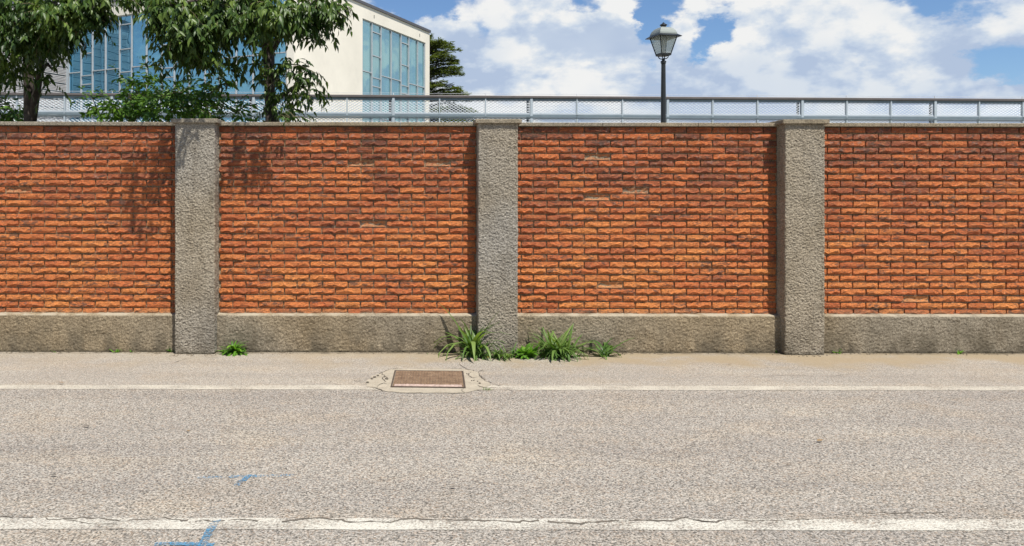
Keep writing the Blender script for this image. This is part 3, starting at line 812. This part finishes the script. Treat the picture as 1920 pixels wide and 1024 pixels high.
L1 = [lump(20, 30, 9.3, 60, 45, 150), lump(60, 50, 9.2, 55, 40, 130), lump(112, 24, 9.0, 52, 34, 170), lump(158, 20, 9.0, 36, 22, 90), lump(205, -4, 8.9, 34, 12, 50),
      lump(6, 85, 9.6, 30, 34, 90), lump(60, 80, 9.7, 40, 20, 100), lump(112, 62, 9.2, 26, 16, 45), lump(15, 135, 9.8, 22, 22, 22), lump(40, 140, 9.9, 16, 20, 12),
      lump(86, 148, 9.8, 14, 12, 8), lump(98, 84, 9.4, 18, 12, 14), lump(45, 15, 10.5, 105, 55, 260), lump(60, -140, 9.9, 210, 120, 420, 1.5), lump(-130, 10, 9.6, 90, 70, 200), lump(60, -330, 10.2, 200, 120, 260, 1.5), lump(168, 40, 9.0, 16, 8, 12)]
foliage(t1, base1, L1, M_leaf, 200, seed=21)

# ---- tree 2
base2 = P(510, 232, 10.1); base2.z = 0
t2 = thing('tree', base2, 'leafy tree in front of the white building, its trunk wrapped in low shoots', 'tree', 'trees behind the brick wall')
tr = MB()
def W(v): return Vector(v) - base2
tr.tube([W(P(512, 600, 10.1)), W(P(512, 300, 10.1)), W(P(511, 236, 10.1)), W(P(510, 222, 10.1)), W(P(507, 200, 10.1)), W(P(505, 160, 10.1)), W(P(504, 115, 10.1)), W(P(502, 85, 10.1)), W(P(490, 30, 10.0)), W(P(470, -60, 9.9)), W(P(455, -220, 9.9)), W(P(450, -420, 9.9))],
        [.14, .12, .10, .088, .072, .068, .072, .08, .06, .05, .035, .02], 12)
tr.tube([W(P(503, 100, 10.1)), W(P(530, 60, 9.9)), W(P(565, 25, 9.6)), W(P(610, -10, 9.2)), W(P(640, -60, 9.1))], [.06, .045, .035, .025, .015], 8)
tr.tube([W(P(502, 90, 10.1)), W(P(478, 85, 9.8)), W(P(460, 80, 9.5))], [.022, .014, .008], 6)
tr.tube([W(P(495, 60, 10.0)), W(P(440, 20, 9.6)), W(P(380, 0, 9.2)), W(P(320, 10, 8.9))], [.05, .035, .025, .012], 8)
tr.tube([W(P(480, -20, 9.9)), W(P(440, -90, 9.0)), (Vector((-2.1, 7.7, 4.55)) - base2), (Vector((-2.3, 7.35, 4.3)) - base2)], [.04, .03, .018, .008], 8)
tr.tube([W(P(504, 118, 10.1)), W(P(480, 120, 9.9)), W(P(455, 122, 9.7)), W(P(435, 135, 9.6))], [.010, .008, .006, .003], 5)
tr.tube([W(P(508, 150, 10.1)), W(P(530, 120, 9.9)), W(P(560, 122, 9.8)), W(P(598, 140, 9.7))], [.014, .010, .007, .003], 5)
tr.tube([W(P(508, 205, 10.1)), W(P(530, 180, 9.9)), W(P(556, 165, 9.8)), W(P(590, 160, 9.7))], [.014, .010, .007, .003], 5)
tr.build('trunk', M_bark, t2, True)
L2 = [lump(325, 18, 8.9, 36, 20, 110), lump(345, 56, 9.0, 50, 22, 150), lump(338, 84, 9.1, 34, 14, 45), lump(370, 92, 9.2, 34, 18, 70), lump(400, 36, 9.2, 38, 34, 130), lump(450, 24, 9.3, 48, 26, 110),
      lump(478, 46, 9.0, 36, 14, 80), lump(525, 26, 8.9, 50, 24, 140), lump(555, 42, 9.0, 32, 12, 60), lump(595, 22, 8.9, 36, 22, 75), lump(625, 14, 8.9, 22, 20, 38), lump(585, 60, 9.1, 18, 14, 14), lump(590, 78, 9.2, 6, 10, 2),
      lump(440, 4, 9.6, 140, 26, 190), lump(480, 34, 10.2, 90, 26, 150), lump(275, -6, 9.2, 30, 10, 28), lump(375, 112, 9.6, 34, 12, 18), lump(437, 95, 9.8, 26, 10, 2), lump(430, 122, 9.7, 22, 12, 5), lump(428, 150, 9.7, 7, 20, 5),
      lump(300, 112, 9.3, 20, 8, 5), lump(468, 115, 9.8, 14, 18, 8),
      # low shoots round the trunk
      lump(535, 125, 9.9, 26, 20, 16), lump(565, 140, 9.8, 32, 26, 24), lump(590, 150, 9.7, 14, 22, 9), lump(510, 150, 9.9, 16, 28, 16), lump(545, 180, 9.8, 30, 22, 22), lump(515, 195, 9.8, 16, 22, 12),
      lump(548, 214, 9.7, 22, 8, 8), lump(570, 168, 9.8, 20, 16, 8), lump(486, 120, 9.9, 12, 24, 8),
      lump(450, -110, 9.9, 190, 90, 380, 1.4), lump(450, -300, 10.1, 210, 130, 320, 1.6),
      # shoots overhanging the wall, mostly above the photo
      over(300, 275, 1.08, 22, 26, 9), over(275, 320, 1.10, 28, 24, 10), over(258, 362, 1.08, 16, 20, 4), over(302, 320, 1.02, 18, 28, 6), over(308, 255, 1.0, 20, 12, 6), over(285, 395, 1.10, 10, 16, 2), over(250, 300, 1.12, 12, 16, 2), over(318, 380, 1.08, 10, 20, 3),
      over(350, 262, .80, 16, 14, 4), over(378, 268, .80, 12, 16, 4), over(435, 262, 1.02, 22, 14, 6), over(470, 270, 1.02, 24, 16, 7), over(505, 256, 1.02, 20, 10, 4), over(430, 300, 1.05, 10, 16, 3), over(465, 300, 1.05, 14, 14, 3)]
foliage(t2, base2, L2, M_leaf, 240, seed=37)

# ---- shrubs behind the wall
bs = P(330, 232, 10.9); bs.z = 0
s1 = thing('shrub', bs, 'wide dark shrub rising above the coping between the two trees', 'shrub', 'shrubs behind the wall')
st = MB()
for i in range(9):
    e = P(170 + i * 36, random.uniform(160, 200), 10.6 + random.uniform(-.3, .3)) - bs
    st.tube([(random.uniform(-.2, .2), random.uniform(-.1, .1), 0), e * .5 + Vector((0, 0, .3)), e], [.022, .014, .005], 5)
st.build('stems', M_bark, s1)
LS = [lump(300, 180, 10.7, 55, 16, 66), lump(365, 182, 10.6, 52, 18, 66), lump(315, 205, 10.4, 95, 22, 110), lump(415, 203, 10.4, 40, 16, 30), lump(245, 195, 10.4, 34, 22, 44), lump(215, 210, 10.2, 34, 14, 40),
      lump(235, 150, 10.6, 14, 12, 8), lump(168, 188, 10.2, 18, 8, 6), lump(275, 155, 10.8, 30, 14, 18), lump(395, 152, 10.7, 34, 14, 22), lump(450, 215, 10.2, 20, 8, 10), lump(325, 200, 11.1, 90, 24, 70), lump(190, 200, 10.0, 14, 8, 8)]
foliage(s1, bs, LS, M_shrub, 200, .105, 7, .26, .35, 51, 'foliage', 120)
bs = P(12, 232, 10.9); bs.z = 0
s2 = thing('shrub', bs, 'small dark shrub beside the left trunk at the photo edge', 'shrub', 'shrubs behind the wall')
st = MB()
for i in range(4): st.tube([(0, 0, 0), (random.uniform(-.2, .2), 0, 1.3), (random.uniform(-.4, .3), 0, 2.3)], [.02, .014, .005], 5)
st.build('stems', M_bark, s2)
foliage(s2, bs, [lump(8, 218, 10.6, 26, 16, 40), lump(20, 203, 10.6, 14, 12, 14), lump(-30, 210, 10.6, 30, 24, 40)], M_shrub, 60, .10, 7, .24, .4, 61, 'foliage', 30)
# sprig creeping over the coping at the foot of the second tree
bs = P(545, 224, 8.75); bs.z = 0
s3 = thing('climber', bs, 'small bright green sprig hanging over the coping below the second tree', 'plant')
st = MB(); st.tube([(0, .15, 0), (0.02, .12, 1.5), (0, .0, 2.42), (-.01, -.2, 2.45), (-.03, -.42, 2.36)], [.006, .005, .004, .003, .002], 5); st.build('stem', M_twig, s3)
foliage(s3, bs, [lump(548, 216, 8.6, 18, 5, 5), lump(540, 230, 8.28, 5, 3, 2)], M_shrub, 60, .060, 6, .12, .6, 71, 'foliage', 8)

# ------------------------------------------------------------------ street lamp
lb = P(1243.5, 232, 13.0); lb.z = 0
lamp = thing('street_lamp', lb, 'black street lamp with a four-sided lantern, standing behind the brick wall', 'street lamp')
def LZ(py): return EYE + (CY - py) / FX * 13.0
m = MB(); m.lathe([(.085, 0), (.085, .5), (.06, .55), (.045, .7), (.043, 2.0), (.040, LZ(180)), (.034, LZ(119)), (.034, LZ(118))], 14); m.build('pole', M_lampblack, lamp, True)
m = MB(); m.lathe([(.034, LZ(120)), (.037, LZ(119)), (.043, LZ(117.5)), (.036, LZ(116.8)), (.050, LZ(115.5)), (.040, LZ(114)), (.022, LZ(112.5)), (.026, LZ(111)), (.012, LZ(108.5))], 14); m.build('collar', M_lampblack, lamp, True)
RZ = math.radians(45 + 14)
m = MB()
for k in range(4):
    a = RZ + k * math.pi / 2; ca, sa = math.cos(a), math.sin(a)
    m.tube([(ca * .015, sa * .015, LZ(110)), (ca * .05, sa * .05, LZ(109.5)), (ca * .075, sa * .075, LZ(107)), (ca * .078, sa * .078, LZ(103.5))], [.008, .008, .008, .008], 6)
m.build('bracket', M_lampblack, lamp, True)
zb, zt_ = LZ(101.5), LZ(68); rb, rt = .118, .218          # corner radii of the lantern body
m = MB(); m.lathe([(rb * .8, zb - .03), (rb + .008, zb - .018), (rb + .008, zb)], 4, rot=RZ); m.build('lantern_base', M_lampblack, lamp)
for k in range(4):
    a = RZ + k * math.pi / 2; a2 = a + math.pi / 2
    c0 = Vector((math.cos(a), math.sin(a), 0)); c1 = Vector((math.cos(a2), math.sin(a2), 0)); z0, z1 = Vector((0, 0, zb)), Vector((0, 0, zt_))
    m = MB(); m.tube([c0 * rb + z0, c0 * rt + z1], .0085, 6); m.tube([c0 * rt + z1, c1 * rt + z1], .010, 6); m.tube([c0 * rb + z0 + Vector((0, 0, .006)), c1 * rb + z0 + Vector((0, 0, .006))], .008, 6); fr = m.build('lantern_frame', M_lampblack, lamp)
    i0, i1 = .985, .985
    n_ = (c0 + c1).normalized() * .004
    m = MB(); V_ = [c0 * rb * .985 + z0, c1 * rb * .985 + z0, c1 * rt * .985 + z1, c0 * rt * .985 + z1]
    m.add(V_ + [v - n_ for v in V_], [(0, 1, 2, 3), (7, 6, 5, 4), (0, 4, 5, 1), (1, 5, 6, 2), (2, 6, 7, 3), (3, 7, 4, 0)]); m.build('pane', M_pane, fr)
hz = LZ(68)
m = MB(); m.lathe([(.29, hz - .02), (.295, hz - .012), (.235, hz + .018), (.212, hz + .03)], 4, rot=RZ); m.build('brim', M_lampblack, lamp)
m = MB(); m.lathe([(.222, hz + .020), (.214, hz + .050), (.190, hz + .090), (.150, hz + .125), (.100, hz + .145), (.050, hz + .150)], 4, rot=RZ); m.build('hood', M_lampgrey, lamp)
m = MB(); m.lathe([(.036, hz + .145), (.040, hz + .165), (.062, hz + .188), (.050, hz + .196), (.024, hz + .212), (.010, hz + .228), (.003, hz + .235)], 12); m.build('finial', M_lampblack, lamp, True)
m = MB(); m.lathe([(.02, zb), (.022, zb + .10), (.035, zb + .14), (.045, zb + .20), (.03, zb + .25), (.01, zb + .26)], 10); m.build('bulb', simple('bulb_white', (.8, .8, .78), .3), lamp, True)

# ------------------------------------------------------------------ mesh balustrade beyond the wall
A = Vector(((0 - CX) / FX * 16.6, 16.6, 0)); B = Vector(((1920 - CX) / FX * 17.4, 17.4, 0))
fd = (B - A).normalized(); fang = math.atan2(fd.y, fd.x)
def s_at(px):                                     # distance along the fence seen at pixel px
    m_ = (px - CX) / FX; return (m_ * A.y - A.x) / (fd.x - m_ * fd.y)
pitch = (s_at(1750) - s_at(735)) / 12
first = s_at(910) - 14 * pitch
fence = thing('balustrade', A, 'long galvanised mesh balustrade with a dark handrail beyond the brick wall', 'fence', None, fang)
NP = 32; x_end = first + NP * pitch
zt, zcap = 3.690, 3.745
m = MB(); m.cbox(first - .1, x_end + .1, -.045, .045, zt, zcap, .008); m.build('handrail', M_rail_dark, fence)
m = MB(); m.box(first, x_end, -.018, .022, zt - .050, zt - .002); m.build('top_rail', M_rail_mid, fence)
m = MB(); m.box(first, x_end, -.03, .03, 3.318, 3.345); m.box(first, x_end, -.045, -.032, 3.290, 3.316); m.build('middle_rail', M_rail_mid, fence)
m = MB(); m.box(first, x_end, -.024, .02, 3.346, 3.372); m.box(first, x_end, -.024, .02, 3.262, 3.288); m.build('panel_edge', M_galv, fence)
m = MB(); m.box(first, x_end, -.02, .03, 2.86, 2.90); m.build('bottom_rail', M_galv, fence)
cable_pts = []
m = MB()
for i in range(NP * 2 + 1):
    x = first + i * pitch / 2
    cable_pts.append(Vector((x, 0, 3.790 - (.006 if i % 4 else 0))))
    if i % 4 == 0: m.box(x - .006, x + .006, -.006, .006, 3.742, 3.797)
m.tube(cable_pts, .0035, 5); m.build('cable', M_cable, fence)
pm = MB(); pm.box(-.014, .014, -.03, .03, 2.84, zt - .003); pmesh = new_mesh('post', pm.v, pm.f); pmesh.materials.append(M_galv)
pb = MB(); pb.box(-.026, .026, -.034, .034, 2.84, zt - .001); pbm = new_mesh('post', pb.v, pb.f); pbm.materials.append(M_galv)
fl = MB(); fl.box(-.095, -.044, .034, .042, 2.90, zt - .05); flm = new_mesh('flange', fl.v, fl.f); flm.materials.append(M_black)
def mesh_panel(z0, z1, name):
    w_ = pitch - .052; nx_ = 10; cw = w_ / nx_; rh = .029; V = []; F = []
    rows = int(round((z1 - z0) / rh)); rh = (z1 - z0) / rows
    for r in range(rows + 1):
        zc = z0 + r * rh
        for i in range(nx_ * 2 + 1):
            x = i * cw / 2; up = ((i + r) % 2 == 0); z = zc + (rh * .48 if up else -rh * .48)
            z = min(max(z, z0), z1)
            V += [(x, -.008, z - .0066), (x, .004, z + .0066), (x, .007, z + .0055), (x, -.005, z - .0077)]
            if i:
                b = len(V) - 8
                F += [(b, b + 4, b + 5, b + 1), (b + 3, b + 2, b + 6, b + 7), (b + 1, b + 5, b + 6, b + 2), (b, b + 3, b + 7, b + 4)]
    me = new_mesh(name, V, F); me.materials.append(M_galv_bright); return me
up_me = mesh_panel(3.374, 3.652, 'mesh_panel'); lo_me = mesh_panel(2.902, 3.260, 'mesh_panel')
for i in range(NP + 1):
    x = first + i * pitch; main = (i % 3 == 0)
    main = ((i - 15) % 3 == 0)
    o = bpy.data.objects.new('post', pbm if main else pmesh); col.objects.link(o); o.parent = fence; o.location = (x, 0, 0)
    if main:
        o = bpy.data.objects.new('flange', flm); col.objects.link(o); o.parent = fence; o.location = (x, 0, 0)
    if i < NP:
        for me in (up_me, lo_me):
            o = bpy.data.objects.new('mesh_panel', me); col.objects.link(o); o.parent = fence; o.location = (x + .026, 0, 0)
# terrace edge that carries it
m = MB(); m.box(first - .5, x_end + .5, -.12, 14.0, 0, 2.84)
te = m.build('terrace', simple('terrace_concrete', (.42, .40, .37), .9, var=.12, scale=2)); te.location = A; te.rotation_euler = (0, 0, fang); te['kind'] = 'structure'

# ------------------------------------------------------------------ building
Cc = Vector((-4.46, 32.0, 0)); U = Vector((.455, .890, 0)).normalized(); Vv = Vector((-.890, .455, 0)).normalized()
Mr = Matrix(((U.x, -Vv.x, 0, 0), (U.y, -Vv.y, 0, 0), (0, 0, 1, 0), (0, 0, 0, 1)))   # local x along U, local y = outward normal (-Vv), z up
Ml = Matrix(((Vv.x, -U.x, 0, 0), (Vv.y, -U.y, 0, 0), (0, 0, 1, 0), (0, 0, 0, 1)))   # local x along Vv, local y = outward (-U)
bld = thing('office_building', Cc, 'white modern office building with teal and blue glass walls and a dark roof edge', 'building')
RT = 10.42
def tR(px): m_ = (px - CX) / FX; return (32 * m_ + 4.46) / (.455 - .89 * m_)
def tL(px): m_ = (px - CX) / FX; return (-4.46 - 32 * m_) / (.89 + .455 * m_)
gr0, gr1 = tR(679.2), tR(797.5); LR = 12.65; GT = 9.78
m = MB(); m.box(0, gr0, -.30, 0, 0, RT, Mr); m.box(gr0, gr1, -.30, 0, GT, RT, Mr); m.box(gr1, LR, -.30, 0, 0, GT, Mr); m.box(gr1, LR, -.30, 0, GT, RT, Mr); m.build('side_wall', M_white, bld)
gl0, gl1 = tL(537), tL(126)
m = MB(); m.box(.302, 16.0, -.30, 0, GT, RT, Ml); m.box(.302, gl0, -.30, 0, 0, GT, Ml); m.build('front_wall', M_white, bld)
m = MB(); m.box(.35, 15.5, -11.9, -.4, 0, RT - .05, Ml); m.build('core', M_white, bld)
m = MB(); m.box(-.06, 16.0, -LR - .06, .06, RT, RT + .13, Ml); m.build('roof', M_fascia, bld)
m = MB()
for s_ in (1.7, 6.5, 11.4): m.box(s_, s_ + .05, .001, .006, 9.98, 10.14, Mr)
m.build('drain_slot', M_black, bld)

def curtain(Mx, cols, vent, z_top, glass, name, sgn, base=7.39, bottom=3.0):
    """cols = mullion positions along the wall; frame part with pane, mullion, transom children"""
    fr = MB(); fr.box(cols[0], cols[-1], -.13, -.06, z_top - .05, z_top - .002, Mx); fr.box(cols[0], cols[-1], -.13, -.06, bottom, bottom + .06, Mx)
    F_ = fr.build(name, M_mull, bld)
    for i, c in enumerate(cols):
        m = MB(); a = c - .020; b = c + .020
        if i == 0: a, b = c, c + .06
        if i == len(cols) - 1: a, b = c - .06, c
        m.box(a, b, -.14, -.02, bottom, z_top - .05, Mx); m.build('mullion', M_mull, F_)
    for i in range(len(cols) - 1):
        a, b = cols[i] + .036, cols[i + 1] - .036
        zz = [9.36, 8.24, 7.2, 6.79, 5.6, 4.4] if i in vent else [base, 5.3]
        edges = [z_top - .05] + zz + [bottom + .06]
        for z in zz:
            m = MB(); m.box(a, b, -.125, -.04, z - .022, z + .022, Mx); m.build('transom', M_mull, F_)
        for j in range(len(edges) - 1):
            hi = edges[j] - (.0285 if j else 0); lo = edges[j + 1] + (.0285 if j < len(edges) - 2 else 0)
            m = MB(); off = random.uniform(0, .01); m.box(a, b, -.115, -.095 + off, lo, hi, Mx); m.build('pane', glass, F_)
curtain(Mr, [gr0, tR(698.5), tR(715.6), tR(734.7), tR(753), tR(767.5), tR(784), gr1], (1, 4), GT, M_glass_teal, 'glass_wall', 1)
lp = [537, 505, 472.5, 441, 410, 382.5, 353, 324.9, 301.4, 272.8, 245, 222.5, 196, 171.5, 150.3, 126]
curtain(Ml, [tL(p) for p in lp], (4, 7, 10, 13), GT, M_glass_blue, 'glass_front', 1)
# louvred wing that comes forward on the left
I0 = gl1
Mw = Ml.copy()
def wing_box(m, s0, s1, n0, n1, z0, z1):        # s forward from the inner corner along -U, n outward along -Vv
    m.box(I0 - n1, I0 - n0, s0, s1, z0, z1, Ml)
m = MB(); wing_box(m, -.4, 3.7, -6.0, -.10, 0, RT); m.build('wing_wall', M_louvre, bld)
m = MB(); wing_box(m, 0.061, 3.76, -6.06, .06, RT, RT + .13); m.build('wing_roof', M_fascia, bld)
z = 3.0
while z < RT - .4:
    m = MB()
    for k in range(5):
        zz = z + k * .070
        vs = [(I0 + .02, .05, zz), (I0 - .045, .05, zz - .022), (I0 - .045, 3.65, zz - .022), (I0 + .02, 3.65, zz), (I0 + .02, .05, zz + .030), (I0 - .045, .05, zz + .016), (I0 - .045, 3.65, zz + .016), (I0 + .02, 3.65, zz + .030)]
        m.add([Ml @ Vector(v) for v in vs], [(0, 1, 2, 3), (7, 6, 5, 4), (0, 4, 5, 1), (1, 5, 6, 2), (2, 6, 7, 3), (3, 7, 4, 0)])
    m.build('louvre_panel', M_louvre, bld); 
    m = MB(); wing_box(m, .05, 3.65, -.02, .0, z + .335, z + .375); m.build('louvre_gap', M_rail_mid, bld)
    z += .39
for s_ in (.03, 1.8, 3.58):
    m = MB(); wing_box(m, s_, s_ + .07, .0, .07, 3.0, RT - .002); m.build('louvre_post', M_mull, bld)

# ------------------------------------------------------------------ cedar
cb = Vector((1.2, 50.5, 0))
ced = thing('cedar_tree', cb, 'dark layered cedar rising behind the far corner of the white building', 'tree')
m = MB(); m.tube([(0, 0, 0), (0, 0, 6), (.1, 0, 10.6)], [.35, .22, .05], 10); m.build('trunk', M_bark, ced, True)
Rc = np.random.default_rng(5); cp, cd, cn, cs_ = [], [], [], []; br = MB()
def envelope(z): return np.interp(z, [4, 6.0, 7.6, 8.4, 9.2, 10.1, 11.0, 11.6], [3.6, 3.5, 3.1, 2.4, 2.4, 2.3, 1.9, .9])
zl = 5.0
while zl < 11.4:
    for k in range(10):
        a = Rc.uniform(0, 2 * math.pi); L = envelope(zl) * Rc.uniform(.72, 1.12)
        d = np.array([math.cos(a), math.sin(a), 0]); s = np.array([-d[1], d[0], 0]); z0 = zl + Rc.uniform(-.16, .16)
        rise = Rc.uniform(.02, .22)
        br.tube([Vector((0, 0, z0 - .1)), Vector(d * L * .5) + Vector((0, 0, z0 + rise * L * .5)), Vector(d * L) + Vector((0, 0, z0 + rise * L * .8))], [.05, .03, .01], 4)
        for j in range(int(230 * L / 2.2)):
            f_ = Rc.random() ** .7; p = d * L * f_ + s * Rc.normal() * .30 * L * .35 * (1.1 - f_ * .75)
            p[2] = z0 + rise * L * (f_ if f_ < .8 else .8) + Rc.normal() * .06 - .05 * (f_ ** 3)
            cp.append(p); dd = d * .8 + s * Rc.normal() * .6; dd[2] = Rc.uniform(-.15, .35); cd.append(dd); cn.append((Rc.normal() * .3, Rc.normal() * .3, 1)); cs_.append(Rc.uniform(.12, .26))
    zl += .33
br.build('branches', M_bark, ced)['kind'] = 'stuff'
cp = np.array(cp); join_leaves('crown', cp, frames(cp, np.array(cd), np.array(cn), np.array(cs_), .9), ced, M_cedar)

# ------------------------------------------------------------------ weeds along the wall foot
def blade_mesh(name, bend, wid, mat, fold=.25, seg=5):
    V = []; F = []
    for i in range(seg + 1):
        s = i / seg; a = bend * s
        y = math.sin(a) / max(bend, .01) if bend > .01 else 0; z = (1 - math.cos(a)) / bend if bend > .01 else s
        # arc: starts straight up, bends over along +Y
        yy = (1 - math.cos(a)) / bend; zz = math.sin(a) / bend
        wv = wid * (math.sin(math.pi * min(1, s * .8 + .18)) ** .7 if i < seg else .02)
        V += [(-wv / 2, yy, zz), (0, yy - wid * fold * (1 - s * .5), zz - wid * fold * .2), (wv / 2, yy, zz)]
        if i:
            b = 3 * (i - 1); F += [(b, b + 1, b + 4, b + 3), (b + 1, b + 2, b + 5, b + 4)]
    me = new_mesh(name, V, F, True); me.materials.append(mat); return me
grass = [blade_mesh('blade', b, wd, M_grass) for b in (.7, 1.3, 1.9, 2.4, 2.8) for wd in (.05, .075)]
broad = [blade_mesh('leaf', b, wd, M_weed, .12) for b in (.6, 1.1, 1.7) for wd in (.22, .34)]
rosette = [blade_mesh('leaf', b, wd, M_weed, .12) for b in (.9, 1.4, 1.9) for wd in (.14, .20)]
def weed(px, py, label, meshes, n, h, spread, tilt=.7, name='grass_tuft', cat='grass', group='weeds along the foot of the wall', lean=0.0, seed=0, part='blade', az=None):
    r = random.Random(seed + 900); g = G(px, py); t = thing(name, (g.x, g.y, .004), label, cat, group)
    for i in range(n):
        o = bpy.data.objects.new(part, r.choice(meshes)); col.objects.link(o); o.parent = t
        a = r.uniform(*az) if az else r.uniform(0, 2 * math.pi); L = h * r.uniform(.5, 1.1)
        o.location = (r.gauss(0, spread), r.uniform(-.5, .5) * spread * .7, -.004)
        o.scale = (L, L, L); tl = r.uniform(.05, tilt)
        o.rotation_euler = Matrix.Rotation(a, 3, 'Z').to_euler()
        M = Matrix.Rotation(lean, 3, 'Y') @ Matrix.Rotation(a, 3, 'Z') @ Matrix.Rotation(-tl, 3, 'X')
        o.rotation_euler = M.to_euler()
    return t
front = (math.pi * .5, math.pi * 1.5)
weed(440, 664, 'broad-leaved green weed clump right of the first pillar', rosette, 70, .21, .035, 1.1, 'weed', 'weed', seed=1, part='leaf')
weed(887, 666, 'tall arching grass tuft in the shaded corner left of the middle pillar', grass, 44, .58, .035, .42, lean=-.04, seed=2)
weed(893, 670, 'low dense grass tuft at the left corner of the middle pillar', grass, 70, .26, .05, 1.0, seed=3)
weed(938, 671.5, 'grass tuft drooping in front of the middle pillar', grass, 70, .21, .07, 1.0, seed=4)
weed(988, 670, 'bright lobed leafy weed at the right corner of the middle pillar', broad, 60, .16, .045, .9, 'weed', 'weed', seed=5, part='leaf')
weed(1045, 669, 'biggest grass tuft, right of the middle pillar below the chipped bay', grass, 170, .40, .06, .9, seed=6)
weed(1132, 669, 'sparse long-bladed grass tuft, rightmost of the grass by the middle pillar', grass, 26, .44, .02, .95, seed=7)
weed(965, 668, 'thin grass wisps between two tufts at the middle pillar', grass, 12, .16, .02, .8, seed=17)
weed(221, 662, 'small bright weed at the foot of the leftmost bay', rosette, 12, .07, .02, .9, 'weed', 'weed', seed=8, part='leaf')
weed(246, 661.5, 'tiny weed just right of the small bright weed in the leftmost bay', rosette, 6, .05, .01, .9, 'weed', 'weed', seed=9, part='leaf')
weed(101, 661.5, 'tiny flat weed near the left end of the plinth', rosette, 5, .04, .012, .9, 'weed', 'weed', seed=10, part='leaf')
weed(1571, 661, 'small round weed just right of the rightmost pillar', broad, 12, .07, .018, .9, 'weed', 'weed', seed=11, part='leaf')
weed(1798, 662, 'small sprawling weed at the plinth near the right edge', broad, 9, .07, .02, 1.1, 'weed', 'weed', seed=12, part='leaf')
weed(1458, 661, 'tiny weed in the dark corner left of the rightmost pillar', broad, 4, .05, .012, .9, 'weed', 'weed', seed=13, part='leaf')
weed(319, 661, 'dark weed in the shaded corner left of the first pillar', broad, 8, .07, .01, .7, 'weed', 'weed', seed=14, part='leaf')
weed(917, 731, 'small green weed growing from the crack beside the manhole patch', grass, 34, .045, .022, .9, seed=15)
weed(655 + 165, 664, 'faint grass seedlings on the pavement edge, left of the tall tuft', grass, 7, .05, .03, .9, seed=16)

lit = MB(); rl = random.Random(77)
for i in range(420):
    x = rl.uniform(-5.0, 6.8); y = 8.285 - abs(rl.gauss(0, .035))
    if any(abs(x - c) < PW / 2 + .02 for c in PX): y -= .105
    s_ = rl.uniform(.003, .009); z0 = .001
    lit.lathe([(s_ * .7, 0), (s_, s_ * .4), (s_ * .5, s_ * .9)], 5, (x, y, z0))
for i in range(60):
    x = rl.uniform(-5.0, 6.8); y = 8.27 - abs(rl.gauss(0, .05)); a = rl.uniform(-.5, .5); L_ = rl.uniform(.03, .09)
    if any(abs(x - c) < PW / 2 + .02 for c in PX): y -= .11
    lit.tube([(x, y, .004), (x + L_ * .5, y + a * .02, .007), (x + L_, y + a * .04, .004)], [.0016, .002, .001], 4)
tag(lit.build('grit', simple('wall_foot_litter', (.16, .13, .09), .95, var=.6, scale=25)), 'fine grit and dead stalks lying along the foot of the wall', 'grit', None, 'stuff')

# dry leaves and scraps
def scrap(px, py, size, rot, label, mat):
    g = G(px, py); z = .006 if py > 735 else .009
    V = LEAF_V * size; o = mesh_obj('dry_leaf', np_mesh('dry_leaf', V * np.array([1.4, 1, .8]), LEAF_F), None, mat, (g.x, g.y, z + size * .10)); o.rotation_euler = (.12, .1, rot)
    tag(o, label, 'leaf', 'dry leaves on the ground'); return o
scrap(168, 803, .055, 1.4, 'dark dry leaf on the road at the far left', M_crack)
scrap(108, 895, .040, 1.7, 'small dark scrap of leaf nearest the lower left corner', M_crack)
scrap(855, 916, .040, 2.0, 'small dark scrap in the middle of the road below the manhole', M_crack)
scrap(1533, 829, .055, -1.2, 'dry leaf lying on the road below the rightmost pillar', M_dry)
scrap(120, 722, .060, 1.5, 'thin dry leaf lying on the thin white line at left', M_dry)
scrap(356, 812, .04, 1.0, 'faint dry fleck on the asphalt left of centre', M_dry)
scrap(915, 673, .05, .2, 'yellow fallen leaf among the grass at the middle pillar', M_yellow)
scrap(1372, 684, .035, .8, 'small dry fleck on the pavement under the bay with chipped bricks', M_dry)
scrap(622, 719, .03, .8, 'tiny dark fleck just above the thin white line, left of the manhole', M_crack)

scene.render.engine = 'CYCLES'
